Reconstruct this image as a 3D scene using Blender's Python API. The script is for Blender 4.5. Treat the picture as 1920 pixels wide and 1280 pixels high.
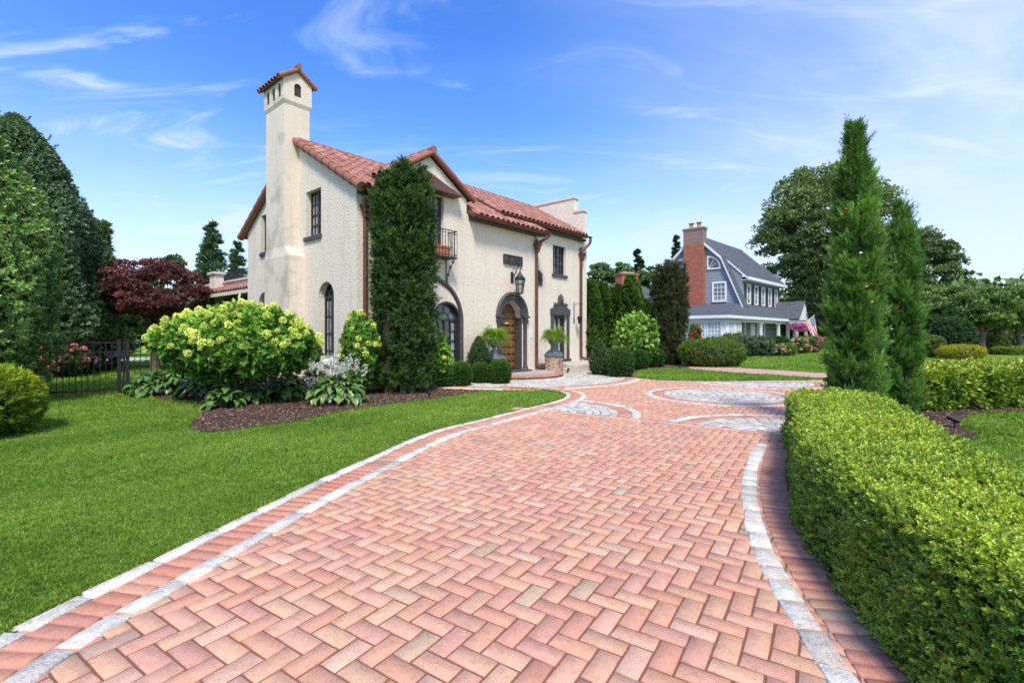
import bpy, bmesh, math, random
import numpy as np
from mathutils import Vector, Matrix
from mathutils.geometry import tessellate_polygon
for o in list(bpy.data.objects): bpy.data.objects.remove(o)
S = bpy.context.scene
COL = S.collection
RAD = math.radians
random.seed(7)
rng = np.random.default_rng(11)
F, HZ, EYE = 911.0, 625.0, 1.6
# ------------------------------------------------------------------ camera, world, sun, exposure
cd = bpy.data.cameras.new('camera'); cam = bpy.data.objects.new('camera', cd); COL.objects.link(cam)
cam.location = (0, 0, EYE); cam.rotation_euler = (RAD(90), 0, 0)
cd.sensor_width = 36; cd.lens = F/1920*36; cd.shift_y = -15/1920
cd.clip_start = .05; cd.clip_end = 3000
S.camera = cam
SUNV = Vector((.10, -1, 0)).normalized()*math.cos(RAD(52)) + Vector((0, 0, math.sin(RAD(52))))
w = bpy.data.worlds.new('World'); S.world = w; w.use_nodes = True
nt = w.node_tree; nt.nodes.clear()
def N(nt, t, **k):
    n = nt.nodes.new(t)
    for a, b in k.items(): setattr(n, a, b)
    return n
def math_n(nt, op, a, b=None, c=None, clamp=False):
    n = N(nt, 'ShaderNodeMath', operation=op, use_clamp=clamp)
    for i, v in enumerate((a, b, c)):
        if v is None: continue
        if isinstance(v, (int, float)): n.inputs[i].default_value = v
        else: nt.links.new(v, n.inputs[i])
    return n.outputs[0]
def mixc(nt, f, a, b, mode='MIX'):
    n = N(nt, 'ShaderNodeMix', data_type='RGBA', blend_type=mode)
    for i, v in ((0, f), (6, a), (7, b)):
        if isinstance(v, (int, float)): n.inputs[i].default_value = v
        elif isinstance(v, tuple): n.inputs[i].default_value = (*v[:3], 1)
        else: nt.links.new(v, n.inputs[i])
    return n.outputs[2]
sky = N(nt, 'ShaderNodeTexSky', sky_type='NISHITA'); sky.sun_disc = False
sky.sun_elevation = RAD(52); sky.sun_rotation = math.atan2(SUNV.x, SUNV.y)
sky.air_density = 1.15; sky.dust_density = .6; sky.ozone_density = 2.5
tc = N(nt, 'ShaderNodeTexCoord')
hsv = N(nt, 'ShaderNodeHueSaturation'); hsv.inputs['Saturation'].default_value = 1.36; hsv.inputs['Value'].default_value = .88; hsv.inputs['Hue'].default_value = .518
nt.links.new(sky.outputs[0], hsv.inputs['Color'])
sep = N(nt, 'ShaderNodeSeparateXYZ'); nt.links.new(tc.outputs['Generated'], sep.inputs[0])
def cloud(scale, rotz, sc, lo, hi, seed, det=6, dist=.6):
    # project the view direction on a high flat layer so the cirrus streaks run with perspective
    zc = math_n(nt, 'ADD', math_n(nt, 'MAXIMUM', sep.outputs[2], 0.0), .22)
    cx = math_n(nt, 'DIVIDE', sep.outputs[0], zc); cy = math_n(nt, 'DIVIDE', sep.outputs[1], zc)
    cb = N(nt, 'ShaderNodeCombineXYZ'); nt.links.new(cx, cb.inputs[0]); nt.links.new(cy, cb.inputs[1])
    mp = N(nt, 'ShaderNodeMapping'); nt.links.new(cb.outputs[0], mp.inputs[0])
    mp.inputs['Rotation'].default_value = (0, 0, rotz); mp.inputs['Scale'].default_value = sc; mp.inputs['Location'].default_value = (seed, seed*.7, 0)
    nz = N(nt, 'ShaderNodeTexNoise'); nt.links.new(mp.outputs[0], nz.inputs[0])
    nz.inputs['Scale'].default_value = scale; nz.inputs['Detail'].default_value = det; nz.inputs['Distortion'].default_value = dist
    nz.inputs['Roughness'].default_value = .55
    mr = N(nt, 'ShaderNodeMapRange', interpolation_type='SMOOTHSTEP'); nt.links.new(nz.outputs[0], mr.inputs[0])
    mr.inputs[1].default_value = lo; mr.inputs[2].default_value = hi
    return mr.outputs[0]
def band(v, a, b, c=None, d=None):
    mr = N(nt, 'ShaderNodeMapRange', interpolation_type='SMOOTHSTEP'); nt.links.new(v, mr.inputs[0])
    mr.inputs[1].default_value = a; mr.inputs[2].default_value = b
    return mr.outputs[0]
c1 = cloud(.55, 2.2, (1, 1.9, 1), .40, .80, 3.1, dist=.35, det=7)
c2 = cloud(1.5, .5, (1, 3.0, 1), .51, .80, 9.3, dist=1.4)
right = band(sep.outputs[0], -.1, .75)
low = math_n(nt, 'SUBTRACT', 1.0, band(sep.outputs[2], .02, .42))
left = math_n(nt, 'SUBTRACT', 1.0, band(sep.outputs[0], -.62, -.3))
amt = math_n(nt, 'ADD', math_n(nt, 'MULTIPLY', c1, math_n(nt, 'ADD', math_n(nt, 'MULTIPLY', right, .75), .28)),
             math_n(nt, 'MULTIPLY', c2, math_n(nt, 'ADD', math_n(nt, 'MULTIPLY', left, .8), .42)))
amt = math_n(nt, 'ADD', amt, math_n(nt, 'MULTIPLY', low, .55))
amt = math_n(nt, 'MINIMUM', math_n(nt, 'ADD', amt, math_n(nt, 'MULTIPLY', right, .38)), .86)
skyc = mixc(nt, amt, hsv.outputs[0], (2.45, 2.9, 3.6))
bg = N(nt, 'ShaderNodeBackground'); bg.inputs[1].default_value = .15
nt.links.new(skyc, bg.inputs[0])
wo = N(nt, 'ShaderNodeOutputWorld'); nt.links.new(bg.outputs[0], wo.inputs[0])
sl = bpy.data.lights.new('sun', 'SUN'); sl.energy = 2.0; sl.angle = RAD(12); sl.color = (1, .945, .85)
so = bpy.data.objects.new('sun', sl); COL.objects.link(so); so.rotation_euler = SUNV.to_track_quat('Z', 'Y').to_euler()
S.view_settings.view_transform = 'Standard'; S.view_settings.look = 'None'
S.view_settings.exposure = 1.12; S.view_settings.gamma = 1

# ------------------------------------------------------------------ materials
MATS = {}
def mat(name, col=(.5, .5, .5), rough=.6, attr=False, noise=None, bump=None, metal=0, spec=.5, transl=0, noise2=None, streak=None):
    """noise=(scale, colour2, lo, hi); bump=(scale, strength, distance)"""
    m = bpy.data.materials.new(name); m.use_nodes = True; t = m.node_tree; t.nodes.clear()
    out = N(t, 'ShaderNodeOutputMaterial'); p = N(t, 'ShaderNodeBsdfPrincipled')
    p.inputs['Roughness'].default_value = rough; p.inputs['Metallic'].default_value = metal
    p.inputs['Specular IOR Level'].default_value = spec
    co = N(t, 'ShaderNodeTexCoord').outputs['Object']
    if attr:
        a = N(t, 'ShaderNodeAttribute'); a.attribute_name = 'Col'; c = a.outputs['Color']
    else:
        rgb = N(t, 'ShaderNodeRGB'); rgb.outputs[0].default_value = (*col, 1); c = rgb.outputs[0]
    for nz in (noise, noise2):
        if not nz: continue
        n = N(t, 'ShaderNodeTexNoise'); t.links.new(co, n.inputs[0]); n.inputs['Scale'].default_value = nz[0]; n.inputs['Detail'].default_value = 5
        mr = N(t, 'ShaderNodeMapRange'); t.links.new(n.outputs[0], mr.inputs[0])
        mr.inputs[1].default_value = nz[2]; mr.inputs[2].default_value = nz[3]
        mode = nz[4] if len(nz) > 4 else 'MIX'
        c = mixc(t, mr.outputs[0], c, nz[1], mode)
    if streak:
        mp = N(t, 'ShaderNodeMapping'); t.links.new(co, mp.inputs[0]); mp.inputs['Scale'].default_value = (5, 5, .35)
        n = N(t, 'ShaderNodeTexNoise'); t.links.new(mp.outputs[0], n.inputs[0]); n.inputs['Scale'].default_value = 1; n.inputs['Detail'].default_value = 4
        mr = N(t, 'ShaderNodeMapRange'); t.links.new(n.outputs[0], mr.inputs[0]); mr.inputs[1].default_value = .52; mr.inputs[2].default_value = .8
        c = mixc(t, mr.outputs[0], c, streak, 'MULTIPLY')
    t.links.new(c, p.inputs['Base Color'])
    if bump:
        n = N(t, 'ShaderNodeTexNoise'); t.links.new(co, n.inputs[0]); n.inputs['Scale'].default_value = bump[0]; n.inputs['Detail'].default_value = 6
        n.inputs['Roughness'].default_value = .6
        b = N(t, 'ShaderNodeBump'); b.inputs['Strength'].default_value = bump[1]; b.inputs['Distance'].default_value = bump[2]
        t.links.new(n.outputs[0], b.inputs['Height']); t.links.new(b.outputs[0], p.inputs['Normal'])
    if transl:
        tr = N(t, 'ShaderNodeBsdfTranslucent'); t.links.new(mixc(t, 1, c, (1.25, 1.35, .6), 'MULTIPLY'), tr.inputs[0])
        mx = N(t, 'ShaderNodeMixShader'); mx.inputs[0].default_value = transl
        t.links.new(p.outputs[0], mx.inputs[1]); t.links.new(tr.outputs[0], mx.inputs[2]); t.links.new(mx.outputs[0], out.inputs[0])
    else: t.links.new(p.outputs[0], out.inputs[0])
    MATS[name] = m
    return m
M = {}
M['leaf'] = mat('leaf', attr=True, rough=.5, spec=.35, transl=.25)
M['gloss_leaf'] = mat('gloss_leaf', attr=True, rough=.32, spec=.6, transl=.12)
M['far_leaf'] = mat('far_leaf', attr=True, rough=.7, spec=.15, transl=.25)
M['petal'] = mat('petal', attr=True, rough=.7, spec=.2, transl=.3)
M['grass'] = mat('grass', attr=True, rough=.6, spec=.25, transl=.3)
M['bark'] = mat('bark', (.10, .075, .055), .9, noise=(9, (.17, .14, .11), .4, .7), bump=(14, .8, .03))
M['twig'] = mat('twig', (.026, .034, .014), .9)
M['lawn'] = mat('lawn', (.13, .23, .025), .9, spec=.1, noise=(1.1, (.18, .29, .04), .35, .68), noise2=(55, (.45, .5, .4), .5, .95, 'MULTIPLY'), bump=(90, .6, .03))
M['paver'] = mat('paver', attr=True, rough=.85, spec=.25, noise=(190, (.50, .44, .40), .52, .74, 'MULTIPLY'), noise2=(26, (.86, .83, .81), .45, .7, 'MULTIPLY'), bump=(190, .45, .003))
M['cobble'] = mat('cobble', attr=True, rough=.8, spec=.3, noise=(110, (.60, .60, .60), .48, .72, 'MULTIPLY'), noise2=(14, (.78, .76, .71), .42, .66, 'MULTIPLY'), bump=(40, .9, .015))
M['joint'] = mat('joint', (.24, .095, .058), .95, noise=(30, (.17, .085, .055), .4, .7), bump=(120, .5, .004))
M['grey_joint'] = mat('grey_joint', (.26, .22, .18), .95, noise=(30, (.18, .15, .12), .4, .7))
M['mulch'] = mat('mulch', (.080, .046, .028), .95, noise=(45, (.17, .095, .06), .5, .75), noise2=(3, (.75, .65, .6), .4, .7, 'MULTIPLY'), bump=(60, 1, .05))
M['chip'] = mat('chip', attr=True, rough=.95, spec=.1)
M['stucco'] = mat('stucco', (.81, .725, .60), .9, spec=.15, noise=(1.1, (.77, .69, .575), .45, .75), noise2=(9, (.90, .885, .86), .4, .8, 'MULTIPLY'), bump=(22, .9, .05), streak=(.86, .84, .80))
M['old_stucco'] = mat('old_stucco', (.74, .655, .53), .9, spec=.15, noise=(1.3, (.50, .46, .39), .5, .68), noise2=(14, (.9, .88, .85), .4, .8, 'MULTIPLY'), bump=(34, .5, .026), streak=(.86, .82, .76))
M['coping'] = mat('coping', (.66, .60, .49), .85, noise=(6, (.5, .46, .38), .5, .75), bump=(30, .3, .01))
M['tile'] = mat('tile', attr=True, rough=.75, spec=.3, noise=(22, (.7, .68, .66), .45, .8, 'MULTIPLY'), bump=(60, .25, .01))
M['tilebase'] = mat('tilebase', (.13, .05, .035), .9)
M['trim_tile'] = mat('trim_tile', (.30, .105, .065), .6, noise=(5, (.22, .13, .09), .45, .7), bump=(40, .2, .01))
M['copper'] = mat('copper', (.15, .062, .042), .45, metal=.35, noise=(7, (.085, .045, .035), .45, .7))
M['fascia'] = mat('fascia', (.035, .03, .03), .6)
M['dark_trim'] = mat('dark_trim', (.062, .055, .058), .6, noise=(10, (.09, .082, .085), .45, .7), bump=(40, .2, .01))
M['frame'] = mat('frame', (.028, .031, .034), .45)
M['glass'] = mat('glass', (.022, .028, .03), .05, spec=1.0, noise=(2.6, (.12, .135, .125), .5, .64))
M['curtain'] = mat('curtain', (.42, .42, .38), .9, noise=(3, (.25, .26, .24), .4, .6))
M['blind'] = mat('blind', (.5, .52, .53), .7, noise=(3, (.38, .40, .41), .4, .6))
M['iron'] = mat('iron', (.018, .018, .02), .5, metal=.3)
M['wood'] = mat('wood', (.155, .075, .022), .5, noise=(7, (.085, .04, .012), .4, .7), bump=(30, .3, .01))
M['verdigris'] = mat('verdigris', (.155, .215, .235), .6, metal=.2, noise=(9, (.10, .10, .095), .45, .62), bump=(30, .3, .01))
M['terracotta'] = mat('terracotta', (.52, .2, .12), .8, noise=(8, (.42, .17, .1), .4, .7))
M['tan_brick'] = mat('tan_brick', attr=True, rough=.85, bump=(60, .3, .005))
M['stone'] = mat('stone', (.44, .40, .35), .85, noise=(6, (.32, .29, .25), .4, .7), bump=(30, .4, .01))
M['slab'] = mat('slab', (.56, .49, .40), .85, noise=(4, (.42, .36, .29), .45, .7))
M['white'] = mat('white', (.76, .77, .77), .55, noise=(3, (.68, .69, .70), .4, .7))
M['cloth'] = mat('cloth', attr=True, rough=.9)
M['shutter'] = mat('shutter', (.03, .037, .045), .6)
M['pane'] = mat('pane', (.08, .1, .115), .1, spec=.8, noise=(.9, (.3, .32, .33), .5, .62))
def siding(name, col, dark, pitch):
    m = mat(name, col, .7); t = m.node_tree; p = next(n for n in t.nodes if n.type == 'BSDF_PRINCIPLED')
    co = N(t, 'ShaderNodeTexCoord'); sp = N(t, 'ShaderNodeSeparateXYZ'); t.links.new(co.outputs['Object'], sp.inputs[0])
    fr = math_n(t, 'FRACT', math_n(t, 'DIVIDE', sp.outputs[2], pitch))
    b = N(t, 'ShaderNodeBump'); b.inputs['Strength'].default_value = 1; b.inputs['Distance'].default_value = .03
    t.links.new(math_n(t, 'SUBTRACT', 1.0, fr), b.inputs['Height']); t.links.new(b.outputs[0], p.inputs['Normal'])
    gap = math_n(t, 'GREATER_THAN', fr, .91)
    nz = N(t, 'ShaderNodeTexNoise'); t.links.new(co.outputs['Object'], nz.inputs[0]); nz.inputs['Scale'].default_value = 1.5
    c = mixc(t, nz.outputs[0], col, tuple(x*1.25 for x in col))
    t.links.new(mixc(t, gap, c, dark), p.inputs['Base Color']); return m
M['siding'] = siding('siding', (.20, .22, .25), (.055, .062, .075), .26)
def bricks(name, c1, c2, mortar, scale):
    m = mat(name, c1, .85); t = m.node_tree; p = next(n for n in t.nodes if n.type == 'BSDF_PRINCIPLED')
    co = N(t, 'ShaderNodeTexCoord'); sp = N(t, 'ShaderNodeSeparateXYZ'); t.links.new(co.outputs['Object'], sp.inputs[0])
    cb = N(t, 'ShaderNodeCombineXYZ'); t.links.new(math_n(t, 'ADD', sp.outputs[0], sp.outputs[1]), cb.inputs[0]); t.links.new(sp.outputs[2], cb.inputs[1])
    bt = N(t, 'ShaderNodeTexBrick'); t.links.new(cb.outputs[0], bt.inputs[0])
    for i, c in ((1, c1), (2, c2), (3, mortar)): bt.inputs[i].default_value = (*c, 1)
    bt.inputs['Scale'].default_value = scale; bt.inputs['Mortar Size'].default_value = .02
    bt.inputs['Brick Width'].default_value = .8; bt.inputs['Row Height'].default_value = .28
    t.links.new(bt.outputs[0], p.inputs['Base Color'])
    b = N(t, 'ShaderNodeBump'); b.inputs['Strength'].default_value = .5; b.inputs['Distance'].default_value = .01; b.invert = True
    t.links.new(bt.outputs[1], b.inputs['Height']); t.links.new(b.outputs[0], p.inputs['Normal']); return m
M['red_brick'] = bricks('red_brick', (.40, .115, .06), (.27, .075, .045), (.33, .2, .15), 2.6)
M['grey_brick'] = bricks('grey_brick', (.28, .17, .14), (.2, .13, .115), (.3, .26, .23), 2.6)
M['shingle'] = bricks('shingle', (.075, .08, .092), (.105, .11, .125), (.05, .053, .06), 2.0)
# ------------------------------------------------------------------ helpers
def AX(px, Y): return (px-960)/F*Y
def ZY(py, Y): return EYE+(HZ-py)/F*Y
def link(o, parent=None):
    COL.objects.link(o)
    if parent: o.parent = parent
    return o
def thing(name, label, cat, loc=(0, 0, 0), rotz=0, group=None):
    o = bpy.data.objects.new(name, None); link(o); o.location = loc; o.rotation_euler = (0, 0, rotz)
    o.empty_display_size = .1
    o['label'] = label; o['category'] = cat
    if group: o['group'] = group
    return o
def tag(o, label=None, cat=None, group=None, kind=None):
    for k, v in (('label', label), ('category', cat), ('group', group), ('kind', kind)):
        if v: o[k] = v
    return o
def copy_thing(root, loc, rotz, label, scale=None):
    r = root.copy(); COL.objects.link(r); r.location = loc; r.rotation_euler = (0, 0, rotz); r['label'] = label
    if scale: r.scale = scale
    for ch in list(root.children):
        c = ch.copy(); COL.objects.link(c); c.parent = r
        for g in list(ch.children):
            d = g.copy(); COL.objects.link(d); d.parent = c
    return r
def npmesh(name, V, Fc, material, parent=None, C=None):
    V = np.asarray(V, np.float32); Fc = np.asarray(Fc, np.int32); k = Fc.shape[1]
    me = bpy.data.meshes.new(name); me.vertices.add(len(V)); me.vertices.foreach_set('co', V.ravel())
    me.loops.add(Fc.size); me.loops.foreach_set('vertex_index', Fc.ravel())
    me.polygons.add(len(Fc)); me.polygons.foreach_set('loop_start', np.arange(0, Fc.size, k, dtype=np.int32))
    if C is not None:
        a = me.attributes.new('Col', 'FLOAT_COLOR', 'FACE')
        cc = np.ones((len(Fc), 4), np.float32); cc[:, :3] = C; a.data.foreach_set('color', cc.ravel())
    me.update(calc_edges=True); me.validate()
    me.materials.append(material)
    return link(bpy.data.objects.new(name, me), parent)
class MB:
    def __init__(s, T=None): s.v = []; s.f = []; s.c = []; s.T = T
    def _add(s, vs, fs, col=None):
        b = len(s.v); s.v += [s.T(*p) if s.T else tuple(p) for p in vs]
        s.f += [[b+i for i in f] for f in fs]; s.c += [col]*len(fs); return s
    def box(s, x0, x1, y0, y1, z0, z1, col=None):
        return s._add([(x, y, z) for z in (z0, z1) for y in (y0, y1) for x in (x0, x1)],
               [(0, 2, 3, 1), (4, 5, 7, 6), (0, 1, 5, 4), (2, 6, 7, 3), (0, 4, 6, 2), (1, 3, 7, 5)], col)
    def hexa(s, a, b, col=None):        # two quads
        return s._add(list(a)+list(b), [(3, 2, 1, 0), (4, 5, 6, 7)]+[(i, (i+1) % 4, 4+(i+1) % 4, 4+i) for i in range(4)], col)
    def tube(s, pts, r, n=8, cap=True, col=None):
        pts = [Vector(p) for p in pts]; rs = r if isinstance(r, (list, tuple)) else [r]*len(pts)
        vs = []; fs = []; ref = None
        for i, p in enumerate(pts):
            d = (pts[min(i+1, len(pts)-1)]-pts[max(i-1, 0)])
            if d.length < 1e-9: d = Vector((0, 0, 1))
            d.normalize()
            if ref is None: ref = Vector((0, 0, 1)) if abs(d.z) < .9 else Vector((1, 0, 0))
            a = d.cross(ref).normalized(); b = d.cross(a).normalized(); ref = -b if False else ref
            vs += [tuple(p+(a*math.cos(t)+b*math.sin(t))*rs[i]) for t in [2*math.pi*k/n for k in range(n)]]
        for i in range(len(pts)-1):
            fs += [(i*n+k, i*n+(k+1) % n, (i+1)*n+(k+1) % n, (i+1)*n+k) for k in range(n)]
        if cap: fs += [tuple(range(n)), tuple(range((len(pts)-1)*n, len(pts)*n))]
        return s._add(vs, fs, col)
    def lathe(s, prof, n=16, c=(0, 0, 0), rot=0, col=None):
        vs = []; fs = []
        for r, z in prof: vs += [(c[0]+r*math.cos(rot+2*math.pi*k/n), c[1]+r*math.sin(rot+2*math.pi*k/n), c[2]+z) for k in range(n)]
        for i in range(len(prof)-1): fs += [(i*n+k, i*n+(k+1) % n, (i+1)*n+(k+1) % n, (i+1)*n+k) for k in range(n)]
        fs += [tuple(range(n))[::-1], tuple(range((len(prof)-1)*n, len(prof)*n))]
        return s._add(vs, fs, col)
    def panel(s, outline, holes, d0, d1, col=None):   # polygon in (a,z), from depth d0 to d1; coordinates (a,d,z)
        loops = [outline]+holes; flat = [p for l in loops for p in l]; n = len(flat)
        tris = tessellate_polygon([[Vector((a, z, 0)) for a, z in l] for l in loops])
        fs = [tuple(t) for t in tris]+[tuple(n+i for i in t[::-1]) for t in tris]; k = 0
        for l in loops:
            m = len(l); fs += [(k+i, k+(i+1) % m, n+k+(i+1) % m, n+k+i) for i in range(m)]; k += m
        return s._add([(a, d0, z) for a, z in flat]+[(a, d1, z) for a, z in flat], fs, col)
    def build(s, name, m, parent=None, smooth=False, bevel=0):
        me = bpy.data.meshes.new(name); me.from_pydata(s.v, [], s.f)
        if any(c is not None for c in s.c):
            a = me.attributes.new('Col', 'FLOAT_COLOR', 'FACE')
            a.data.foreach_set('color', [x for c in s.c for x in (*(c or (.5, .5, .5)), 1)])
        b = bmesh.new(); b.from_mesh(me); bmesh.ops.recalc_face_normals(b, faces=b.faces); b.to_mesh(me); b.free()
        if smooth:
            for p in me.polygons: p.use_smooth = True
        me.materials.append(m); o = link(bpy.data.objects.new(name, me), parent)
        if smooth: 
            md = o.modifiers.new('split', 'EDGE_SPLIT'); md.split_angle = RAD(40)
        if bevel:
            md = o.modifiers.new('bevel', 'BEVEL'); md.width = bevel; md.segments = 2; md.limit_method = 'ANGLE'
        return o
def arch(a0, a1, z0, zs, n=14, ry=None):
    r = (a1-a0)/2; c = (a0+a1)/2; ry = ry or r
    return [(a0, z0), (a1, z0)]+[(c+r*math.cos(math.pi*i/n), zs+ry*math.sin(math.pi*i/n)) for i in range(n+1)]
def smooth_path(pts, step=.1):
    P = [np.array(p, float) for p in pts]; out = []
    for i in range(len(P)-1):
        p0, p1, p2, p3 = P[max(i-1, 0)], P[i], P[i+1], P[min(i+2, len(P)-1)]
        n = max(2, int(np.linalg.norm(p2-p1)/step))
        for t in np.arange(n)/n:
            out.append(.5*((2*p1)+(-p0+p2)*t+(2*p0-5*p1+4*p2-p3)*t*t+(-p0+3*p1-3*p2+p3)*t**3))
    out.append(P[-1]); return np.array(out)
def inside(P, poly):
    poly = np.asarray(poly); x, y = P[:, 0], P[:, 1]; r = np.zeros(len(P), bool); j = len(poly)-1
    for i in range(len(poly)):
        xi, yi = poly[i]; xj, yj = poly[j]
        if yi != yj:
            r ^= ((yi > y) != (yj > y)) & (x < (xj-xi)*(y-yi)/(yj-yi)+xi)
        j = i
    return r
# ---- foliage machinery
def unit(v): return v/np.maximum(np.linalg.norm(v, axis=-1, keepdims=True), 1e-9)
def leafset(base, D, Nn, L, W, fold=.15, curl=0.0, quad=False):
    """arrays (n,3) -> leaf triangles; two-triangle folded leaves"""
    n = len(base); L = np.broadcast_to(L, (n,))[:, None]; W = np.broadcast_to(W, (n,))[:, None]
    D = unit(D); Sd = unit(np.cross(D, Nn)); U = np.cross(Sd, D)
    mid = base+D*L*.45+U*L*curl*.3; tip = base+D*L-U*L*curl
    V = np.stack([base, mid+Sd*W/2+U*W*fold, tip, mid-Sd*W/2+U*W*fold], 1).reshape(-1, 3)
    o = np.arange(n)[:, None]*4
    return V, np.concatenate([o+np.array([[0, 1, 2]]), o+np.array([[0, 2, 3]])], 1).reshape(-1, 3)
def sprig(nl, L, W, h, t0, t1, seed=1, curl=.1):
    r = np.random.default_rng(seed); ang = np.arange(nl)*2.4+r.uniform(-.3, .3, nl); k = np.arange(nl)/max(nl-1, 1)
    tilt = (t1+(t0-t1)*k)+r.uniform(-.15, .15, nl)
    D = np.stack([np.cos(ang)*np.sin(tilt), np.sin(ang)*np.sin(tilt), np.cos(tilt)], 1)
    B = np.stack([0*k, 0*k, k*h], 1); up = np.tile([0, 0, 1.], (nl, 1))
    V, Fc = leafset(B, D, up+D*.01+r.normal(0, .1, (nl, 3)), L*r.uniform(.75, 1.15, nl), W, curl=curl)
    return V, Fc, np.repeat(r.uniform(.82, 1.18, nl), 2)
def scatter(t, P, D, Sc, tint):
    V, Fc, fc = t; n = len(P); D = unit(D)
    rv = rng.normal(size=(n, 3)); X = unit(np.cross(D, rv)); Y = np.cross(D, X)
    B = np.stack([X, Y, D], 1)                       # n,3(axis),3
    out = np.einsum('vk,nkj->nvj', V, B)*np.broadcast_to(Sc, (n,))[:, None, None]+P[:, None, :]
    Fo = (Fc[None]+(np.arange(n)*len(V))[:, None, None]).reshape(-1, 3)
    C = (fc[None, :, None]*tint[:, None, :]).reshape(-1, 3)
    return out.reshape(-1, 3), Fo, C
def merge(parts):
    V = []; Fo = []; C = []; b = 0
    for v, f, c in parts: V.append(v); Fo.append(f+b); C.append(c); b += len(v)
    return np.concatenate(V), np.concatenate(Fo), np.concatenate(C)
def tints(n, c1, c2, bright=.18, t=None):
    t = rng.uniform(0, 1, n) if t is None else np.clip(t+rng.normal(0, .18, n), 0, 1)
    return (np.array(c1)[None]*(1-t[:, None])+np.array(c2)[None]*t[:, None])*np.clip(rng.normal(1, bright, n), .5, 1.6)[:, None]*1.15
def lumps(P, f, seed, k=5):
    r = np.random.default_rng(seed); o = 0
    for i in range(k):
        d = unit(r.normal(size=3)[None])[0]; o = o+np.sin(P@d*f*r.uniform(.7, 1.6)+r.uniform(0, 6.3))
    return o/k
def dirs(n): return unit(rng.normal(size=(n, 3)))
def blob(n, c, r, lf=3, la=.12, shell=.25, seed=0, zmin=None, box=1.0):
    """points near the surface of a lumpy ellipsoid; box<1 squares it off"""
    d = dirs(n); q = np.sign(d)*np.abs(d)**box
    rad = (1+la*lumps(d*1.0, lf, seed))*(1-shell*rng.uniform(0, 1, n)**1.6)
    P = q*rad[:, None]*np.array(r)+np.array(c); nn = unit(d/np.array(r))
    if zmin is not None:
        k = P[:, 2] > zmin; P, nn = P[k], nn[k]
    return P, nn
# ------------------------------------------------------------------ ground, paving, beds
LE = smooth_path([(-2.95, -3), (-2.82, 0), (-2.72, 1.5), (-2.67, 2.53), (-2.58, 3.03), (-2.46, 3.56), (-2.34, 4.13), (-2.07, 5.24), (-1.35, 7.67), (-.58, 8.9), (.4, 10.4), (1.0, 11.3), (1.33, 12.1), (1.38, 12.75), (1.15, 13.5), (.62, 14.0), (-.1, 14.25)])
RE = smooth_path([(1.62, -3), (1.42, 0), (1.38, 1.2), (1.43, 2.22), (1.5, 2.5), (1.62, 3.07), (1.88, 3.89), (2.33, 4.94), (2.9, 6.0), (3.52, 6.98)])
REO = smooth_path([(2.1, -3), (1.86, 0), (1.82, 1.2), (1.87, 2.2), (1.94, 2.5), (2.06, 3.0), (2.32, 3.8), (2.77, 4.8), (3.4, 5.9), (4.2, 7.1), (5.2, 8.3), (6.6, 9.8), (8.0, 11.4), (9.2, 12.65), (17, 12.9)])
BE = smooth_path([(4.15, 17.6), (4.45, 16.9), (4.9, 16.35), (5.5, 16.05), (6.9, 15.98), (10, 16.28), (14, 16.9), (17, 17.3)])
DC = np.array((-.007, 18.42)); D1 = np.array((.655, .755)); OUT = np.array((.755, -.655))
arc = [DC+4.8*(math.cos(a)*-D1+math.sin(a)*OUT) for a in np.linspace(RAD(62), RAD(5), 12)]
DRIVE = np.concatenate([LE, arc, [(-1.5, 18.2), (2.5, 21.2), (3.2, 20.0), (3.9, 18.4)], BE, REO[::-1]])
# mulch beds and walkway outlines
def G(px, py): Y = F*EYE/(py-HZ); return (AX(px, Y), Y)
BED1 = smooth_path([G(248, 742), G(300, 747), G(350, 750), G(371, 757), G(382, 768), G(372, 782), G(357, 796), G(356, 804), G(378, 809), G(420, 808), G(470, 801), G(560, 789), G(640, 771), G(720, 759), G(820, 746), G(920, 731), G(948, 727)], .15)
BED1 = np.concatenate([BED1, [(-.1, 14.6), (-1.3, 17.6), (-4.2, 14.0), (-9.5, 18.2), (-11, 15)]])
BED2 = smooth_path([(1.75, 20.0), G(1075, 697), G(1100, 699), G(1140, 706), G(1170, 712), G(1183, 713), (4.3, 17.3), G(1195, 697), G(1225, 691), G(1262, 689), G(1290, 691), G(1275, 685), (7, 31), (4.2, 25), (3, 22)], .3)
BED3 = smooth_path([(6.3, 8.9), (6.6, 7.9), G(1800, 822), G(1838, 821), G(1812, 805), G(1800, 790), G(1830, 778), G(1870, 772), (16, 10.6), (16, 11), (9, 10.6), (7, 9.6)], .3)
WALK = np.array([(7.7, 25.0), (8.4, 24.6), (10.7, 22.4), (12.45, 19.7), (15, 15), (22, 3), (19, 3), (13, 14), (10.97, 17.35), (9.3, 19.6), (7.7, 22.1)])
def flat_poly(name, P, z, m, **k):
    o = MB(); tris = tessellate_polygon([[Vector((*p, 0)) for p in P]])
    o._add([(*p, z) for p in P], [tuple(t) for t in tris]); r = o.build(name, m)
    tag(r, kind='structure', **k); return r
g = MB(); g._add([(-900, -60, -.012), (900, -60, -.012), (900, 1500, -.012), (-900, 1500, -.012)], [(0, 1, 2, 3)])
tag(g.build('ground', M['lawn']), kind='structure')
flat_poly('driveway_base', DRIVE, 0.0135, M['joint'])
flat_poly('walkway', WALK, 0.006, mat('walk_paving', (.56, .34, .26), .85, noise=(3, (.48, .30, .24), .4, .7), noise2=(9, (.8, .75, .72), .5, .75, 'MULTIPLY')))
for nm, P in (('mulch_bed', BED1), ('mulch_bed', BED2), ('mulch_bed', BED3)): flat_poly(nm, P, .012, M['mulch'])
flat_poly('patio', [(-22, 24), (-6, 24), (-9, 30), (-26, 32)], .01, M['slab'])
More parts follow.
